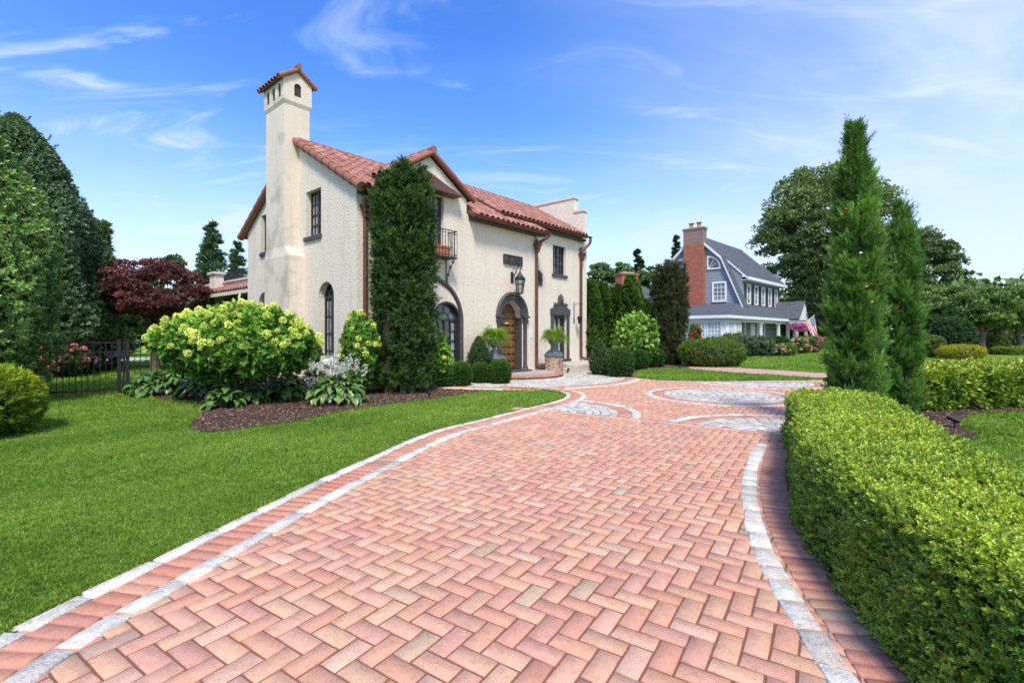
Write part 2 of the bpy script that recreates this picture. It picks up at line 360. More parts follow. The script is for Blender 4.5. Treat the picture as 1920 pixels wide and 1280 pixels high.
flat_poly('far_path', [(14, 40), (60, 47), (60, 47.8), (14, 40.8)], .01, M['slab'])
def blocks(name, c4, ztop, m, C, bev=.006, drop=.03):
    c4 = np.asarray(c4, float); n = len(c4); ctr = c4.mean(1, keepdims=True)
    z = np.broadcast_to(ztop, (n,))
    dirv = ctr-c4; top = c4+dirv/np.maximum(np.linalg.norm(dirv, axis=2, keepdims=True), 1e-6)*bev*1.4
    def lay(xy, zz): return np.concatenate([xy, np.broadcast_to(zz[:, None, None], (n, 4, 1))], 2)
    V = np.stack([lay(c4, z-drop), lay(c4, z-bev), lay(top, z)], 1).reshape(n, 12, 3)
    V[:, 8:12, 2] += rng.normal(0, .0012, (n, 4))
    q = [(8, 9, 10, 11)]+[(4+i, 4+(i+1) % 4, 8+(i+1) % 4, 8+i) for i in range(4)]+[(i, (i+1) % 4, 4+(i+1) % 4, 4+i) for i in range(4)]
    Fc = (np.array(q)[None]+(np.arange(n)*12)[:, None, None]).reshape(-1, 4)
    o = npmesh(name, V.reshape(-1, 3), Fc, m, C=np.repeat(C, 9, 0)); return tag(o, kind='structure')
PAL = np.array([(.64, .325, .22), (.65, .35, .245), (.61, .29, .20), (.65, .38, .25), (.59, .30, .225), (.63, .35, .23), (.52, .27, .20), (.53, .35, .235), (.67, .40, .29), (.45, .28, .215), (.42, .34, .25)])
PW = np.array([.24, .22, .14, .08, .12, .12, .025, .025, .05, .008, .006])
def pcol(n, k=.05): return PAL[rng.choice(len(PAL), n, p=PW/PW.sum())]*rng.normal(1, k, (n, 1))
def gcol(n): return np.array([(.63, .585, .51)])*np.clip(rng.normal(1, .12, (n, 1)), .72, 1.22)+rng.normal(0, .006, (n, 3))
# herringbone bricks
U = .1205; ang = math.atan2(-.545, .838); e1 = np.array((math.cos(ang), math.sin(ang))); e2 = np.array((-e1[1], e1[0]))
c4 = []; gp = .0068
for p in range(-170, 170):
    for q in range(-60, 240):
        x0 = e1*p*U+e2*q*U
        if x0[1] < .9 or x0[1] > 20 or abs(x0[0]) > 17: continue
        k = (p-q) % 4
        if k == 0: a, b = 2, 1
        elif k == 3: a, b = 1, 2
        else: continue
        c4.append([x0+e1*gp+e2*gp, x0+e1*(a*U-gp)+e2*gp, x0+e1*(a*U-gp)+e2*(b*U-gp), x0+e1*gp+e2*(b*U-gp)])
c4 = np.array(c4); ctr = c4.mean(1); keep = inside(ctr, DRIVE) & (((ctr-DC) @ OUT) > 1.2)
d = ctr[:, None]-REO[None, ::3]; keep &= (np.min((d**2).sum(2), 1) > .03)
d = ctr[:, None]-LE[None, ::3]; keep &= (np.min((d**2).sum(2), 1) > .03)
c4 = c4[keep]; c4 = c4+rng.normal(0, .0012, c4.shape)
blocks('brick_paving', c4, .02+rng.normal(0, .001, len(c4)), M['paver'], pcol(len(c4))*np.array((1.03, 1.07, 1.03)), bev=.0032)
def strip(path, o0, o1, L, gap, jit=0.0):
    d = np.diff(path, axis=0); s = np.concatenate([[0], np.cumsum(np.linalg.norm(d, axis=1))])
    T = np.gradient(path, axis=0); T = unit(T); Nn = np.stack([-T[:, 1], T[:, 0]], 1); out = []; x = 0
    def at(v, o): return np.array([np.interp(v, s, path[:, i]+Nn[:, i]*o) for i in (0, 1)])
    while x < s[-1]-L*.3:
        l = L*(1+random.uniform(-jit, jit)); y = min(x+l, s[-1])
        out.append([at(x+gap, o0), at(x+gap, o1), at(y-gap, o1), at(y-gap, o0)]); x = y
    out = np.array(out); return out+rng.normal(0, .002+jit*.012, out.shape)
def ring(c, r0, r1, a0, a1, L, gap, jit=0.):
    n = max(3, int((a1-a0)*(r0+r1)/2/L)); e = np.linspace(a0, a1, n+1); out = []
    for i in range(n):
        g0 = gap/max((r0+r1)/2, .05); p = [(r0, e[i]+g0), (r1, e[i]+g0), (r1, e[i+1]-g0), (r0, e[i+1]-g0)]
        out.append([c+r*np.array((math.cos(a), math.sin(a))) for r, a in p])
    out = np.array(out); return out+rng.normal(0, .002+jit, out.shape)
white, redb, base = [], [], []
white += [strip(LE, -.12, 0, .42, .010, .3), strip(LE, -.51, -.38, .36, .010, .25)]
redb += [strip(LE, -.37, -.13, .118, .006)]; base += [strip(LE, -.52, .01, .1, 0)]
white += [strip(RE, -.145, 0, .26, .011, .3)]; redb += [strip(RE, -.42, -.172, .117, .006)]; base += [strip(RE, -.43, .01, .1, 0)]
white += [strip(BE, -.13, 0, .3, .006, .3)]; redb += [strip(BE, -.37, -.14, .118, .006)]; base += [strip(BE, -.38, .01, .1, 0)]
SP = np.array([(0.02, 10.27), (4.55, 7.32)]); SP = np.linspace(SP[0], SP[1], 40); sdir = unit((SP[-1]-SP[0])[None])[0]; snor = np.array((-sdir[1], sdir[0]))
white += [strip(SP, 0, .055, .35, .006, .3)]; redb += [strip(SP, -.13, -.01, .2, .005), strip(SP, .065, .185, .2, .005)]; base += [strip(SP, -.135, .19, .1, 0)]
sa = math.atan2(sdir[1], sdir[0]); cob, cbase = [], []
inner = np.concatenate([LE, arc, BE, REO[::-1]])
# the paved area inside the left border
def clip(b, side=None, c=None, edge=.5):
    ctr = b.mean(1); k = inside(ctr, DRIVE)
    d = ctr[:, None]-LE[None, ::2]; k &= np.min((d**2).sum(2), 1) > edge**2
    if side is not None: k &= ((ctr-c) @ side) > .19
    return b[k]
def medallion(c, rin, rred, rout, side=None, a0=0, a1=2*math.pi):
    r = rin
    while r > .12:
        wd = min(random.uniform(.145, .18), r); cob.append(clip(ring(c, r-wd+.006, r-.006, a0, a1, .21, .007, .004), side, c)); r -= wd
    redb.append(clip(ring(c, rin+.006, rred-.006, a0, a1, .118, .006), side, c))
    white.append(clip(ring(c, rred+.006, rout, a0, a1, .3, .007, .002), side, c))
    for r in np.arange(0.0, rout-.05, .08): cbase.append(clip(ring(c, r, min(r+.081, rout+.01), a0, a1, .08, 0), side, c))
P1 = np.array((.63, 9.87)); P2 = np.array((4.40, 7.42))
medallion(P1, 1.5, 1.76, 1.93, snor); medallion(P2, 1.62, 1.9, 2.1, snor)
medallion(np.array((5.33, 12.35)), 1.42, 1.70, 1.88)
medallion(np.array((8.0, 15.75)), 1.55, 1.8, 1.96, np.array((0, -1.)))
d0 = math.atan2(OUT[1], OUT[0])
medallion(DC, 4.2, 4.55, 4.75, OUT, d0-1.5, d0+1.5)
B = np.concatenate(base); blocks('border_bed', B, .0145, M['grey_joint'], gcol(len(B)), bev=.001, drop=.012)
B = np.concatenate(cbase); blocks('cobble_bed', B, .0235, M['grey_joint'], gcol(len(B)), bev=.0001, drop=.02)
B = np.concatenate(white); blocks('granite_edging', B, .031+rng.normal(0, .0015, len(B)), M['cobble'], gcol(len(B))*1.16, bev=.010)
B = np.concatenate(redb); blocks('brick_edging', B, .029+rng.normal(0, .001, len(B)), M['paver'], pcol(len(B))*np.array((.93, .84, .8)))
B = np.concatenate(cob); blocks('cobblestones', B, .0325+rng.normal(0, .0025, len(B)), M['cobble'], gcol(len(B)), bev=.012)

# ------------------------------------------------------------------ the stucco house (local x along the front, y into the house)
HA = math.atan2(.755, .655); HO = (-4.31, 13.46, 0)
H = thing('stucco_house', 'cream stucco villa with red barrel tile roof, tall belfry chimney and arched front door', 'house', HO, HA)
def HW(u, v, z=0):
    return (HO[0]+.655*u-.755*v, HO[1]+.755*u+.655*v, z)
def side_T(x, d, z): return (d, x, z)      # panels on the chimney side: a runs along v, depth along u
SL = .57; RZ = 7.82
def rz(v): return RZ-SL*abs(v-3.5)
DOOR = arch(5.97, 7.17, .16, 2.2); FW1 = arch(2.75, 3.85, .3, 2.05); FW2 = arch(1.35, 2.45, .3, 2.05)
BW = [(2.02, 4.45), (3.18, 4.45), (3.18, 6.05), (2.02, 6.05)]
wl = MB()
wl.panel([(.3, 0), (8.1, 0), (8.1, rz(0)-.12), (4.2, rz(0)-.12), (4.2, 6.16), (2.6, 7.2), (1.0, 6.16), (1.0, rz(0)-.12), (.3, rz(0)-.12)], [DOOR, FW1, FW2, BW], 0, .35)
wl.box(7.78, 8.1, .35, .549, 0, rz(.4)-.12)
RD = [(9.95, .33), (11.0, .33), (11.0, 2.42), (9.95, 2.42)]; RW = [(9.95, 4.22), (10.93, 4.22), (10.93, 5.5), (9.95, 5.5)]
wl.panel([(7.8, 0), (12.7, 0), (12.7, 6.2), (7.8, 6.2)], [RD, RW], .55, .85)
SW1 = [(1.97, 4.62), (2.92, 4.62), (2.92, 6.05), (1.97, 6.05)]; SA1 = arch(1.21, 2.13, .5, 2.69); SA2 = arch(5.63, 6.55, .5, 2.62); SW2 = [(5.75, 4.5), (6.32, 4.5), (6.32, 5.85), (5.75, 5.85)]
b0 = len(wl.v); wl.panel([(0, 0), (7.55, 0), (7.55, rz(7.55)-.12), (3.5, RZ-.12), (0, rz(0)-.12)], [SW1, SA1, SA2, SW2], 0, .3)
wl.v[b0:] = [(y, x, z) for x, y, z in wl.v[b0:]]
wl.box(.3, 12.7, 7.25, 7.55, 0, 5.3)
wl.box(12.35, 12.7, .85, 7.25, 0, 6.2)
wl.build('wall', M['stucco'], H)
pp = MB(); pp.box(12.35, 12.7, .552, 1.04, 6.2, 7.42); pp.box(12.35, 12.7, 1.04, 6.0, 6.2, 8.12); pp.box(12.35, 12.7, 6.0, 6.5, 6.2, 7.42)
PPo = pp.build('parapet', M['stucco'], H)
cp = MB(); cp.box(12.3, 12.75, .5, 1.04, 7.42, 7.52); cp.box(12.3, 12.75, .99, 6.05, 8.12, 8.23); cp.box(12.3, 12.75, 6.05, 6.55, 7.42, 7.52); cp.build('coping', M['coping'], PPo)
# roof: barrel tiles
def tiles(o, ud, sd, lu, ls, up, pitch=.265, course=.37, skip=None):
    o, ud, sd, up = (np.array(x, float) for x in (o, ud, sd, up)); nu = int(lu/pitch); ns = int(math.ceil(ls/course)); pu = lu/nu
    k = 6; a = np.linspace(0, math.pi, k+1); prof = np.stack([-np.cos(a)*pu*.40, np.sin(a)*pu*.36], 1)
    Vs, Fs, Cs = [], [], []; b = 0
    for j in range(ns):
        for i in range(nu):
            s0 = j*course-.03; s1 = min((j+1)*course+.05, ls)
            c = o+ud*((i+.5)*pu)+ud*random.gauss(0, .004)
            if skip and skip(c+sd*(s0+s1)/2): continue
            w1 = 1.06; lift = .018+random.gauss(0, .003)
            A = [c+ud*p[0]*.9+up*(p[1]*.9)+sd*s0 for p in prof]; Bq = [c+ud*p[0]*w1+up*(p[1]*w1+lift)+sd*s1 for p in prof]
            th = [c+ud*p[0]*w1*.8+up*(p[1]*w1*.78+lift)+sd*s1 for p in prof]
            Vs += A+Bq+th
            Fs += [(b+q, b+q+1, b+k+1+q+1, b+k+1+q) for q in range(k)]+[(b+k+1+q, b+k+2+q, b+2*k+3+q, b+2*k+2+q) for q in range(k)]
            col = np.array(random.choice([(.36, .155, .115), (.41, .195, .145), (.38, .175, .14), (.45, .24, .18), (.31, .135, .11), (.40, .175, .135)]))*random.gauss(1, .08)
            Cs += [col]*(2*k); b += 3*(k+1)
    return Vs, Fs, Cs
def tile_obj(name, sets, parent):
    V, Fc, C = [], [], []
    for v, f, c in sets: Fc += [tuple(i+len(V) for i in q) for q in f]; V += v; C += c
    return npmesh(name, np.array(V), np.array(Fc), M['tile'], parent, np.array(C))
cs = 1/math.hypot(1, SL); sn = SL*cs
RF = MB()
def slab(u0, u1, v0, v1, dz=0, t=.1):
    a = [(u0, v0, rz(v0)+dz-t), (u1, v0, rz(v0)+dz-t), (u1, v1, rz(v1)+dz-t), (u0, v1, rz(v1)+dz-t)]
    RF.hexa(a, [(x, y, z+t) for x, y, z in a])
slab(-.1, .95, -.35, .45); slab(4.24, 8.35, -.35, .45); slab(-.1, 8.35, .45, 3.5); slab(6.2, 12.34, .28, 3.5, .2, .12); slab(-.1, 12.34, 7.9, 3.5)
GR, GS = 7.34, .63; gc = 1/math.hypot(1, GS); gsn = GS*gc
for sgn in (-1, 1):
    a = [(2.6, -.16, GR-.08), (2.6+sgn*1.78, -.16, GR-.08-GS*1.78), (2.6+sgn*1.78, 2.6, GR-.08-GS*1.78), (2.6, 2.6, GR-.08)]
    RF.hexa(a, [(x, y, z+.08) for x, y, z in a])
RFo = RF.build('roof', M['tilebase'], H)
hgt = lambda p: p[2] < rz(p[1])-.05
tile_obj('roof_tiles', [
    tiles((-.02, 3.5, RZ+.015), (1, 0, 0), (0, -cs, -sn), 6.35, 3.87/cs, (0, -sn, cs), skip=lambda p: abs(p[0]-2.6) < 1.7 and p[1] < 3.2 and (p[1] < .4 or p[2] < GR-GS*abs(p[0]-2.6)-.05)),
    tiles((6.33, 3.5, RZ+.015), (1, 0, 0), (0, -cs, -sn), 2.0, 3.87/cs, (0, -sn, cs), skip=lambda p: p[1] > 2.1),
    tiles((6.22, 3.5, RZ+.215), (1, 0, 0), (0, -cs, -sn), 6.1, 3.24/cs, (0, -sn, cs)),
    tiles((-.02, 3.5, RZ+.015), (1, 0, 0), (0, cs, -sn), 12.3, 4.42/cs, (0, sn, cs)),
    tiles((2.6, -.1, GR+.01), (0, 1, 0), (gc, 0, -gsn), 2.6, 1.8/gc, (gsn, 0, gc), skip=hgt),
    tiles((2.6, -.1, GR+.01), (0, 1, 0), (-gc, 0, -gsn), 2.6, 1.8/gc, (-gsn, 0, gc), skip=hgt)], RFo)
def barrels(mb, p, q, r, L=.42):
    p, q = Vector(p), Vector(q); n = max(1, int((q-p).length/L)); d = (q-p)/n
    for i in range(n):
        a = p+d*i; mb.tube([a-d*.04, a+d*1.02], [r*1.08, r*.9], 10)
rk = MB(); rk2 = MB()
barrels(rk, (-.1, -.40, rz(-.4)-.02), (-.1, 3.5, RZ-.0), .125); barrels(rk, (-.1, 7.95, rz(7.95)-.02), (-.1, 3.5, RZ), .125)
barrels(rk2, (4.42, -.14, GR-GS*1.82-.02), (2.6, -.14, GR-.02), .088, .9); barrels(rk2, (.78, -.14, GR-GS*1.82-.02), (2.6, -.14, GR-.02), .088, .9)
rk.build('rake_tiles', M['trim_tile'], RFo, smooth=True); rk2.build('rake_tiles', M['trim_tile'], RFo, smooth=True)
for a_, b_, r_ in (((0, 3.5, RZ+.02), (6.2, 3.5, RZ+.02), .12), ((6.2, 3.5, RZ+.22), (12.3, 3.5, RZ+.22), .12), ((2.6, -.2, GR+.05), (2.6, 2.7, GR+.05), .11)):
    rd = MB(); barrels(rd, a_, b_, r_); rd.build('ridge_cap', M['trim_tile'], RFo, smooth=True)
def gutter(u0, u1, v, z, r=.07):
    g = MB(); n = 7
    pr = [(v-r*math.cos(math.pi*i/n), z-r*math.sin(math.pi*i/n)) for i in range(n+1)]
    pr2 = [(v-(r-.012)*math.cos(math.pi*i/n), z-(r-.012)*math.sin(math.pi*i/n)) for i in range(n, -1, -1)]
    P = pr+pr2; m = len(P)
    g._add([(u0, y, zz) for y, zz in P]+[(u1, y, zz) for y, zz in P], [(i, (i+1) % m, m+(i+1) % m, m+i) for i in range(m)])
    for u in (u0, u1): g._add([(u, y, zz) for y, zz in pr], [tuple(range(n+1))])
    return g.build('gutter', M['copper'], H)
gutter(-.1, .95, -.46, rz(-.35)-.01); gutter(4.15, 8.42, -.46, rz(-.35)-.01); gutter(6.3, 12.5, .17, rz(.28)+.17)
for q_ in ((4.3, 8.3, -.3, -.003, rz(0)-.34, rz(0)-.19), (0.02, .95, -.3, -.003, rz(0)-.34, rz(0)-.19), (8.4, 12.3, .33, .547, rz(.28)-.05, rz(.28)+.06)):
    fs = MB(); fs.box(*q_); fs.build('fascia', M['fascia'], H)
def downspout(pts, hd, r=.062):
    d = MB(); d.tube(smooth3(pts), r, 10); o = d.build('downspout', M['copper'], H, smooth=True)
    h = MB(); x, y, z = hd
    h.lathe([(.085, -.3), (.09, -.2), (.12, -.16), (.135, -.04), (.17, -.02), (.185, .03), (.185, .07), (.0, .07)], 4, (x, y, z), RAD(45)); h.build('conductor_head', M['copper'], o)
def smooth3(pts, n=5):
    P = [np.array(p, float) for p in pts]; out = []
    for i in range(len(P)-1):
        p0, p1, p2, p3 = P[max(i-1, 0)], P[i], P[i+1], P[min(i+2, len(P)-1)]
        m = 1 if np.linalg.norm(p2-p1) > 1.2 else n
        for t in np.arange(m)/m: out.append(tuple(.5*((2*p1)+(-p0+p2)*t+(2*p0-5*p1+4*p2-p3)*t*t+(-p0+3*p1-3*p2+p3)*t**3)) if m > 1 else tuple(p1))
    out.append(tuple(P[-1])); return out
ez = rz(-.35)
downspout([(.38, -.46, ez-.05), (.38, -.44, ez-.2), (.26, -.2, ez-.42), (.22, -.10, ez-.55), (.22, -.09, 5.0), (.22, -.09, .3), (.22, -.12, .15), (.22, -.3, .08)], (.22, -.14, ez-.5))
downspout([(8.3, -.46, ez-.05), (8.3, -.44, ez-.15), (8.1, -.3, ez-.32), (8.0, -.12, ez-.45), (7.98, -.09, ez-.6), (7.98, -.09, 1.), (7.98, -.09, .42), (8.02, -.12, .26), (8.3, -.25, .2), (8.6, -.4, .2)], (7.98, -.14, ez-.5))
e2z = rz(.28)+.1
downspout([(12.42, .17, e2z), (12.42, .18, e2z-.2), (12.3, .3, e2z-.4), (12.1, .44, e2z-.62), (12.08, .46, e2z-.8), (12.08, .46, 1.2), (12.08, .46, .62), (12.12, .42, .46), (12.4, .2, .38), (12.7, .05, .36)], (12.09, .40, e2z-.78))
# chimney with belfry
ch = MB()
ch.box(-.51, .2, 3.02, 4.78, 0, 4.04)
ch._add([(-.51, 3.02, 4.04), (.2, 3.02, 4.04), (.2, 4.78, 4.04), (-.51, 4.78, 4.04), (-.463, 3.42, 4.36), (.2, 3.42, 4.36), (.2, 4.77, 4.36), (-.463, 4.77, 4.36)], [(0, 1, 5, 4), (1, 2, 6, 5), (2, 3, 7, 6), (3, 0, 4, 7), (4, 5, 6, 7)])
ch.box(-.463, .36, 3.42, 4.77, 4.36, 8.88)
ch._add([(-.463, 3.42, 8.88), (.36, 3.42, 8.88), (.36, 4.77, 8.88), (-.463, 4.77, 8.88), (-.51, 3.37, 9.0), (.41, 3.37, 9.0), (.41, 4.82, 9.0), (-.51, 4.82, 9.0)], [(0, 1, 5, 4), (1, 2, 6, 5), (2, 3, 7, 6), (3, 0, 4, 7), (4, 5, 6, 7)])
b0 = len(ch.v)
for d0_, d1_ in ((-.51, -.465), (.365, .41)):
    k0 = len(ch.v); ch.panel([(3.37, 9.0), (4.82, 9.0), (4.82, 9.72), (3.37, 9.72)], [arch(c-.115, c+.115, 9.12, 9.45, 8) for c in (3.68, 4.1, 4.52)], d0_, d1_); ch.v[k0:] = [(y, x, z) for x, y, z in ch.v[k0:]]
for d0_, d1_ in ((3.371, 3.415), (4.775, 4.819)):
    ch.panel([(-.465, 9.0), (.365, 9.0), (.365, 9.72), (-.05, 10.02), (-.465, 9.72)], [arch(-.165, .065, 9.2, 9.5, 10)], d0_, d1_)
CHo = ch.build('chimney', M['old_stucco'], H)
dk = MB(); dk.box(-.455, .355, 3.425, 4.765, 9.01, 9.7); dk.build('belfry_shade_box', M['fascia'], CHo)  # solid dark box behind the arches stands in for shade inside the belfry
cc = MB()
for sgn in (-1, 1):
    a = [(-.05, 3.3, 10.0), (-.05+sgn*.56, 3.3, 9.62), (-.05+sgn*.56, 4.89, 9.62), (-.05, 4.89, 10.0)]
    cc.hexa(a, [(x, y, z+.05) for x, y, z in a])
CCo = cc.build('chimney_roof', M['tilebase'], CHo)
q = 1/math.hypot(1, .68)
tl = [tiles((-.05, 3.35, 10.05), (0, 1, 0), (sg*q, 0, -.68*q), 1.5, .70, (sg*.68*q, 0, q), pitch=.21) for sg in (-1, 1)]
V, Fc, C = [], [], []
for v, f, c in tl: Fc += [tuple(i+len(V) for i in qq) for qq in f]; V += v; C += c
npmesh('chimney_roof_tiles', np.array(V), np.array(Fc), M['trim_tile'], CHo)
r2 = MB()
for vv in (3.33, 4.87):
    barrels(r2, (-.66, vv, 9.64), (-.05, vv, 10.06), .075, .36); barrels(r2, (.56, vv, 9.64), (-.05, vv, 10.06), .075, .36)
barrels(r2, (-.05, 3.27, 10.14), (-.05, 4.92, 10.14), .085); r2.build('chimney_rake_tiles', M['trim_tile'], CHo, smooth=True)
# ---- windows and doors
def I3(x, d, z): return (x, d, z)
def window(parent, T, a0, a1, z0, z1, d, nx, nz, arched=False, fw=.055, glass='glass', trans=None, name='window', sill=None, depth=.06, fmat='frame', mid=True):
    """frame with mullions, set at depth d; arched: z1 is the spring line"""
    o = MB(T)
    if arched:
        outer = arch(a0, a1, z0, z1); r = (a1-a0)/2; inner = arch(a0+fw, a1-fw, z0+fw, z1)
        o.panel(outer, [inner], d, d+depth); zt = z1+r
        o.box(a0+fw, a1-fw, d-.004, d+.04, z1-.03, z1+.03)
        c = (a0+a1)/2
        for k in (45, 90, 135):
            ca, sa_ = math.cos(RAD(k)), math.sin(RAD(k)); p = (c+.42*r*ca, d+.02, z1+.42*r*sa_); e = (c+(r-fw)*ca, d+.02, z1+(r-fw)*sa_); o.tube([p, e], .012, 5)
        o.tube([(c+.42*r*math.cos(t), d+.02, z1+.42*r*math.sin(t)) for t in np.linspace(0, math.pi, 12)], .012, 5)
    else:
        o.panel([(a0, z0), (a1, z0), (a1, z1), (a0, z1)], [[(a0+fw, z0+fw), (a1-fw, z0+fw), (a1-fw, z1-fw), (a0+fw, z1-fw)]], d, d+depth); zt = z1
    top = z1-.03 if arched else z1-fw
    for i in range(1, nx):
        x = a0+(a1-a0)*i/nx; wd = .035 if (mid and nx % 2 == 0 and i == nx//2) else .011
        o.box(x-wd, x+wd, d+.004, d+.045, z0+fw, top)
    for j in range(1, nz):
        z = z0+fw+(top-z0-fw)*j/nz; o.box(a0+fw, a1-fw, d+.008, d+.04, z-.011, z+.011)
    fo = o.build(name, M[fmat], parent)
    g = MB(T)
    if arched: g.panel(arch(a0+.01, a1-.01, z0+.01, z1), [], d+.05, d+.07)
    else: g.box(a0+.01, a1-.01, d+.05, d+.07, z0+.01, z1-.01)
    g.build('pane', M[glass], fo)
    if sill:
        s = MB(T); s.box(a0-sill, a1+sill, -.07, d+.02, z0-.13, z0); s.build('sill', M['dark_trim'], fo, bevel=.01)
    return fo
window(H, side_T, 1.97, 2.92, 4.62, 6.05, .16, 4, 4, sill=.06)
window(H, side_T, 1.21, 2.13, .5, 2.69, .2, 4, 4, arched=True)
def drape(T, a, b, z0, z1, d, wl_):
    m = MB(T)
    for x0, x1 in ((a, a+wl_), (b-wl_, b)):
        n = 6
        for i in range(n):
            u0 = x0+(x1-x0)*i/n; u1 = x0+(x1-x0)*(i+1)/n; m.hexa([(u0, d+.003*(i % 2), z0), (u1, d+.003*((i+1) % 2), z0), (u1, d+.003*((i+1) % 2), z1), (u0, d+.003*(i % 2), z1)], [(u0, d+.006, z0), (u1, d+.006, z0), (u1, d+.006, z1), (u0, d+.006, z1)])
    m.build('curtain', M['curtain'], H)
drape(side_T, 2.04, 2.85, 4.7, 5.97, .2, .26); drape(side_T, 1.3, 2.04, .6, 2.6, .24, .2); drape(I3, 2.86, 3.74, .4, 1.95, .14, .17)
window(H, side_T, 5.63, 6.55, .5, 2.62, .2, 4, 4, arched=True)
window(H, side_T, 5.75, 6.32, 4.5, 5.85, .12, 2, 4, sill=.02)
window(H, I3, 2.75, 3.85, .3, 2.05, .1, 4, 5, arched=True)
window(H, I3, 1.35, 2.45, .3, 2.05, .1, 4, 5, arched=True)
window(H, I3, 2.02, 3.18, 4.45, 6.05, .14, 4, 4, glass='pane', fw=.08)
RWT = lambda x, d, z: (x, d+.55, z)
window(H, RWT, 9.95, 10.93, 4.22, 5.5, .12, 4, 3, sill=.08)
wd = window(H, RWT, 9.95, 11.0, .33, 2.42, .12, 2, 1, name='french_door', fw=.13)
cu = MB(RWT); cu.box(10.1, 10.4, .165, .168, .5, 2.25); cu.box(10.56, 10.7, .165, .168, .5, 2.25); cu.build('curtain', M['curtain'], wd)
# french door surround with crest
sr = MB(RWT); sr.box(9.78, 9.95, -.06, .1, .33, 2.42); sr.box(11.0, 11.17, -.06, .1, .33, 2.42); sr.box(9.72, 11.23, -.12, .02, .34, .46)
sr.panel([(9.74, 2.42), (11.21, 2.42), (11.21, 2.68), (11.05, 2.73), (10.75, 2.86), (10.2, 2.86), (9.9, 2.73), (9.74, 2.68)], [], -.08, .0)
sr.panel([(10.2, 2.86), (10.75, 2.86), (10.72, 2.95), (10.63, 2.98), (10.64, 3.12), (10.6, 3.24), (10.53, 3.30), (10.475, 3.36), (10.42, 3.30), (10.35, 3.24), (10.31, 3.12), (10.32, 2.98), (10.23, 2.95)], [], -.10, .0)
for x in (10.07, 10.88): sr.lathe([(.02, 0), (.09, .02), (.1, .1), (.03, .16), (0, .2)], 8, (x, -.05, 2.8))
sr.lathe([(.0, -.16), (.09, -.1), (.11, 0), (.09, .1), (0, .16)], 10, (10.475, -.1, 3.1))
sr.build('door_surround', M['dark_trim'], H, bevel=.012)
# front door
dr = MB(); dr.panel(arch(5.97, 7.17, .17, 2.2), [], .33, .38); FD = dr.build('front_door', M['wood'], H)
rp = MB()
for i in range(4):
    for j in range(9):
        x = 6.03+i*.275; z = .24+j*.275; xx = x+.11
        if z+.25 > 2.2+math.sqrt(max(0, .36-(abs(xx-6.57)+.05)**2))-.02: continue
        rp._add([(x, .33, z), (x+.25, .33, z), (x+.25, .33, z+.245), (x, .33, z+.245), (x+.05, .275, z+.05), (x+.2, .275, z+.05), (x+.2, .275, z+.195), (x+.05, .275, z+.195)], [(0, 1, 5, 4), (1, 2, 6, 5), (2, 3, 7, 6), (3, 0, 4, 7), (4, 5, 6, 7)])
rp.build('door_panels', M['wood'], FD, bevel=.008)
kn = MB(); kn.box(6.48, 6.66, .255, .275, 1.97, 2.02); kn.build('letter_plate', M['coping'], FD)
hn = MB(); hn.tube([(6.1, .25, 1.1), (6.1, .2, 1.15), (6.1, .2, 1.35), (6.1, .25, 1.4)], .018, 8); hn.build('handle', M['iron'], FD)
ar = MB()
def arc_tube(c, r, z0, zs, rad, d, n=20, lo=0, hi=math.pi, k=10): return [(c+r*math.cos(t), d, zs+r*math.sin(t)) for t in np.linspace(lo, hi, n)]
ar.panel(arch(5.67, 7.47, 2.2, 2.27)[2:], [], -.02, .0) if False else None
for r, rad, d in ((.83, .075, -.05), (.70, .06, -.02), (.61, .045, .04)): ar.tube(arc_tube(6.57, r, 0, 2.27, rad, d, 24), rad, 10)
outer = [(5.7, 2.18), (5.7, 2.27)]+[(6.57-.87*math.cos(t), 2.27+.87*math.sin(t)) for t in np.linspace(0, math.pi, 24)][1:-1]+[(7.44, 2.27), (7.44, 2.18), (7.17, 2.18)]
inn = [(6.57+.6*math.cos(t), 2.2+.6*math.sin(t)) for t in np.linspace(0, math.pi, 24)]
ar.panel(outer+inn[:], [], -.03, -.002)
ar.build('archivolt', M['dark_trim'], H, smooth=True)
for x in (5.82, 7.32):
    co = MB(); co.lathe([(.135, .16), (.135, .24), (.11, .27), (.12, .31), (.088, .34), (.085, 1.95), (.10, 1.98), (.085, 2.0), (.12, 2.12), (.15, 2.2), (.155, 2.26), (0, 2.27)], 16, (x, -.02, 0)); co.box(x-.09, x+.14 if x < 6 else x+.1, 0, .05, .16, 2.2)
    CO = co.build('column', M['dark_trim'], H, smooth=True)
    cp_ = MB()
    for k in range(8):
        a = k*math.pi/4; cp_.tube([(x+.1*math.cos(a), -.02+.1*math.sin(a), 2.0), (x+.135*math.cos(a), -.02+.135*math.sin(a), 2.1), (x+.165*math.cos(a), -.02+.165*math.sin(a), 2.09)], [.035, .03, .015], 6)
    cp_.box(x-.16, x+.16, -.17, .05, 2.2, 2.27); cp_.build('capital', M['dark_trim'], CO)
ds = MB(); ds.box(5.62, 7.52, -.24, .36, .145, .2); ds.build('door_sill', M['dark_trim'], H, bevel=.01)
jb = MB()
for s_, x in ((1, 5.97), (-1, 7.17)): jb.box(min(x, x+.045*s_), max(x, x+.045*s_), .0, .3, .2, 2.2)
jb.build('door_jamb', M['dark_trim'], H)
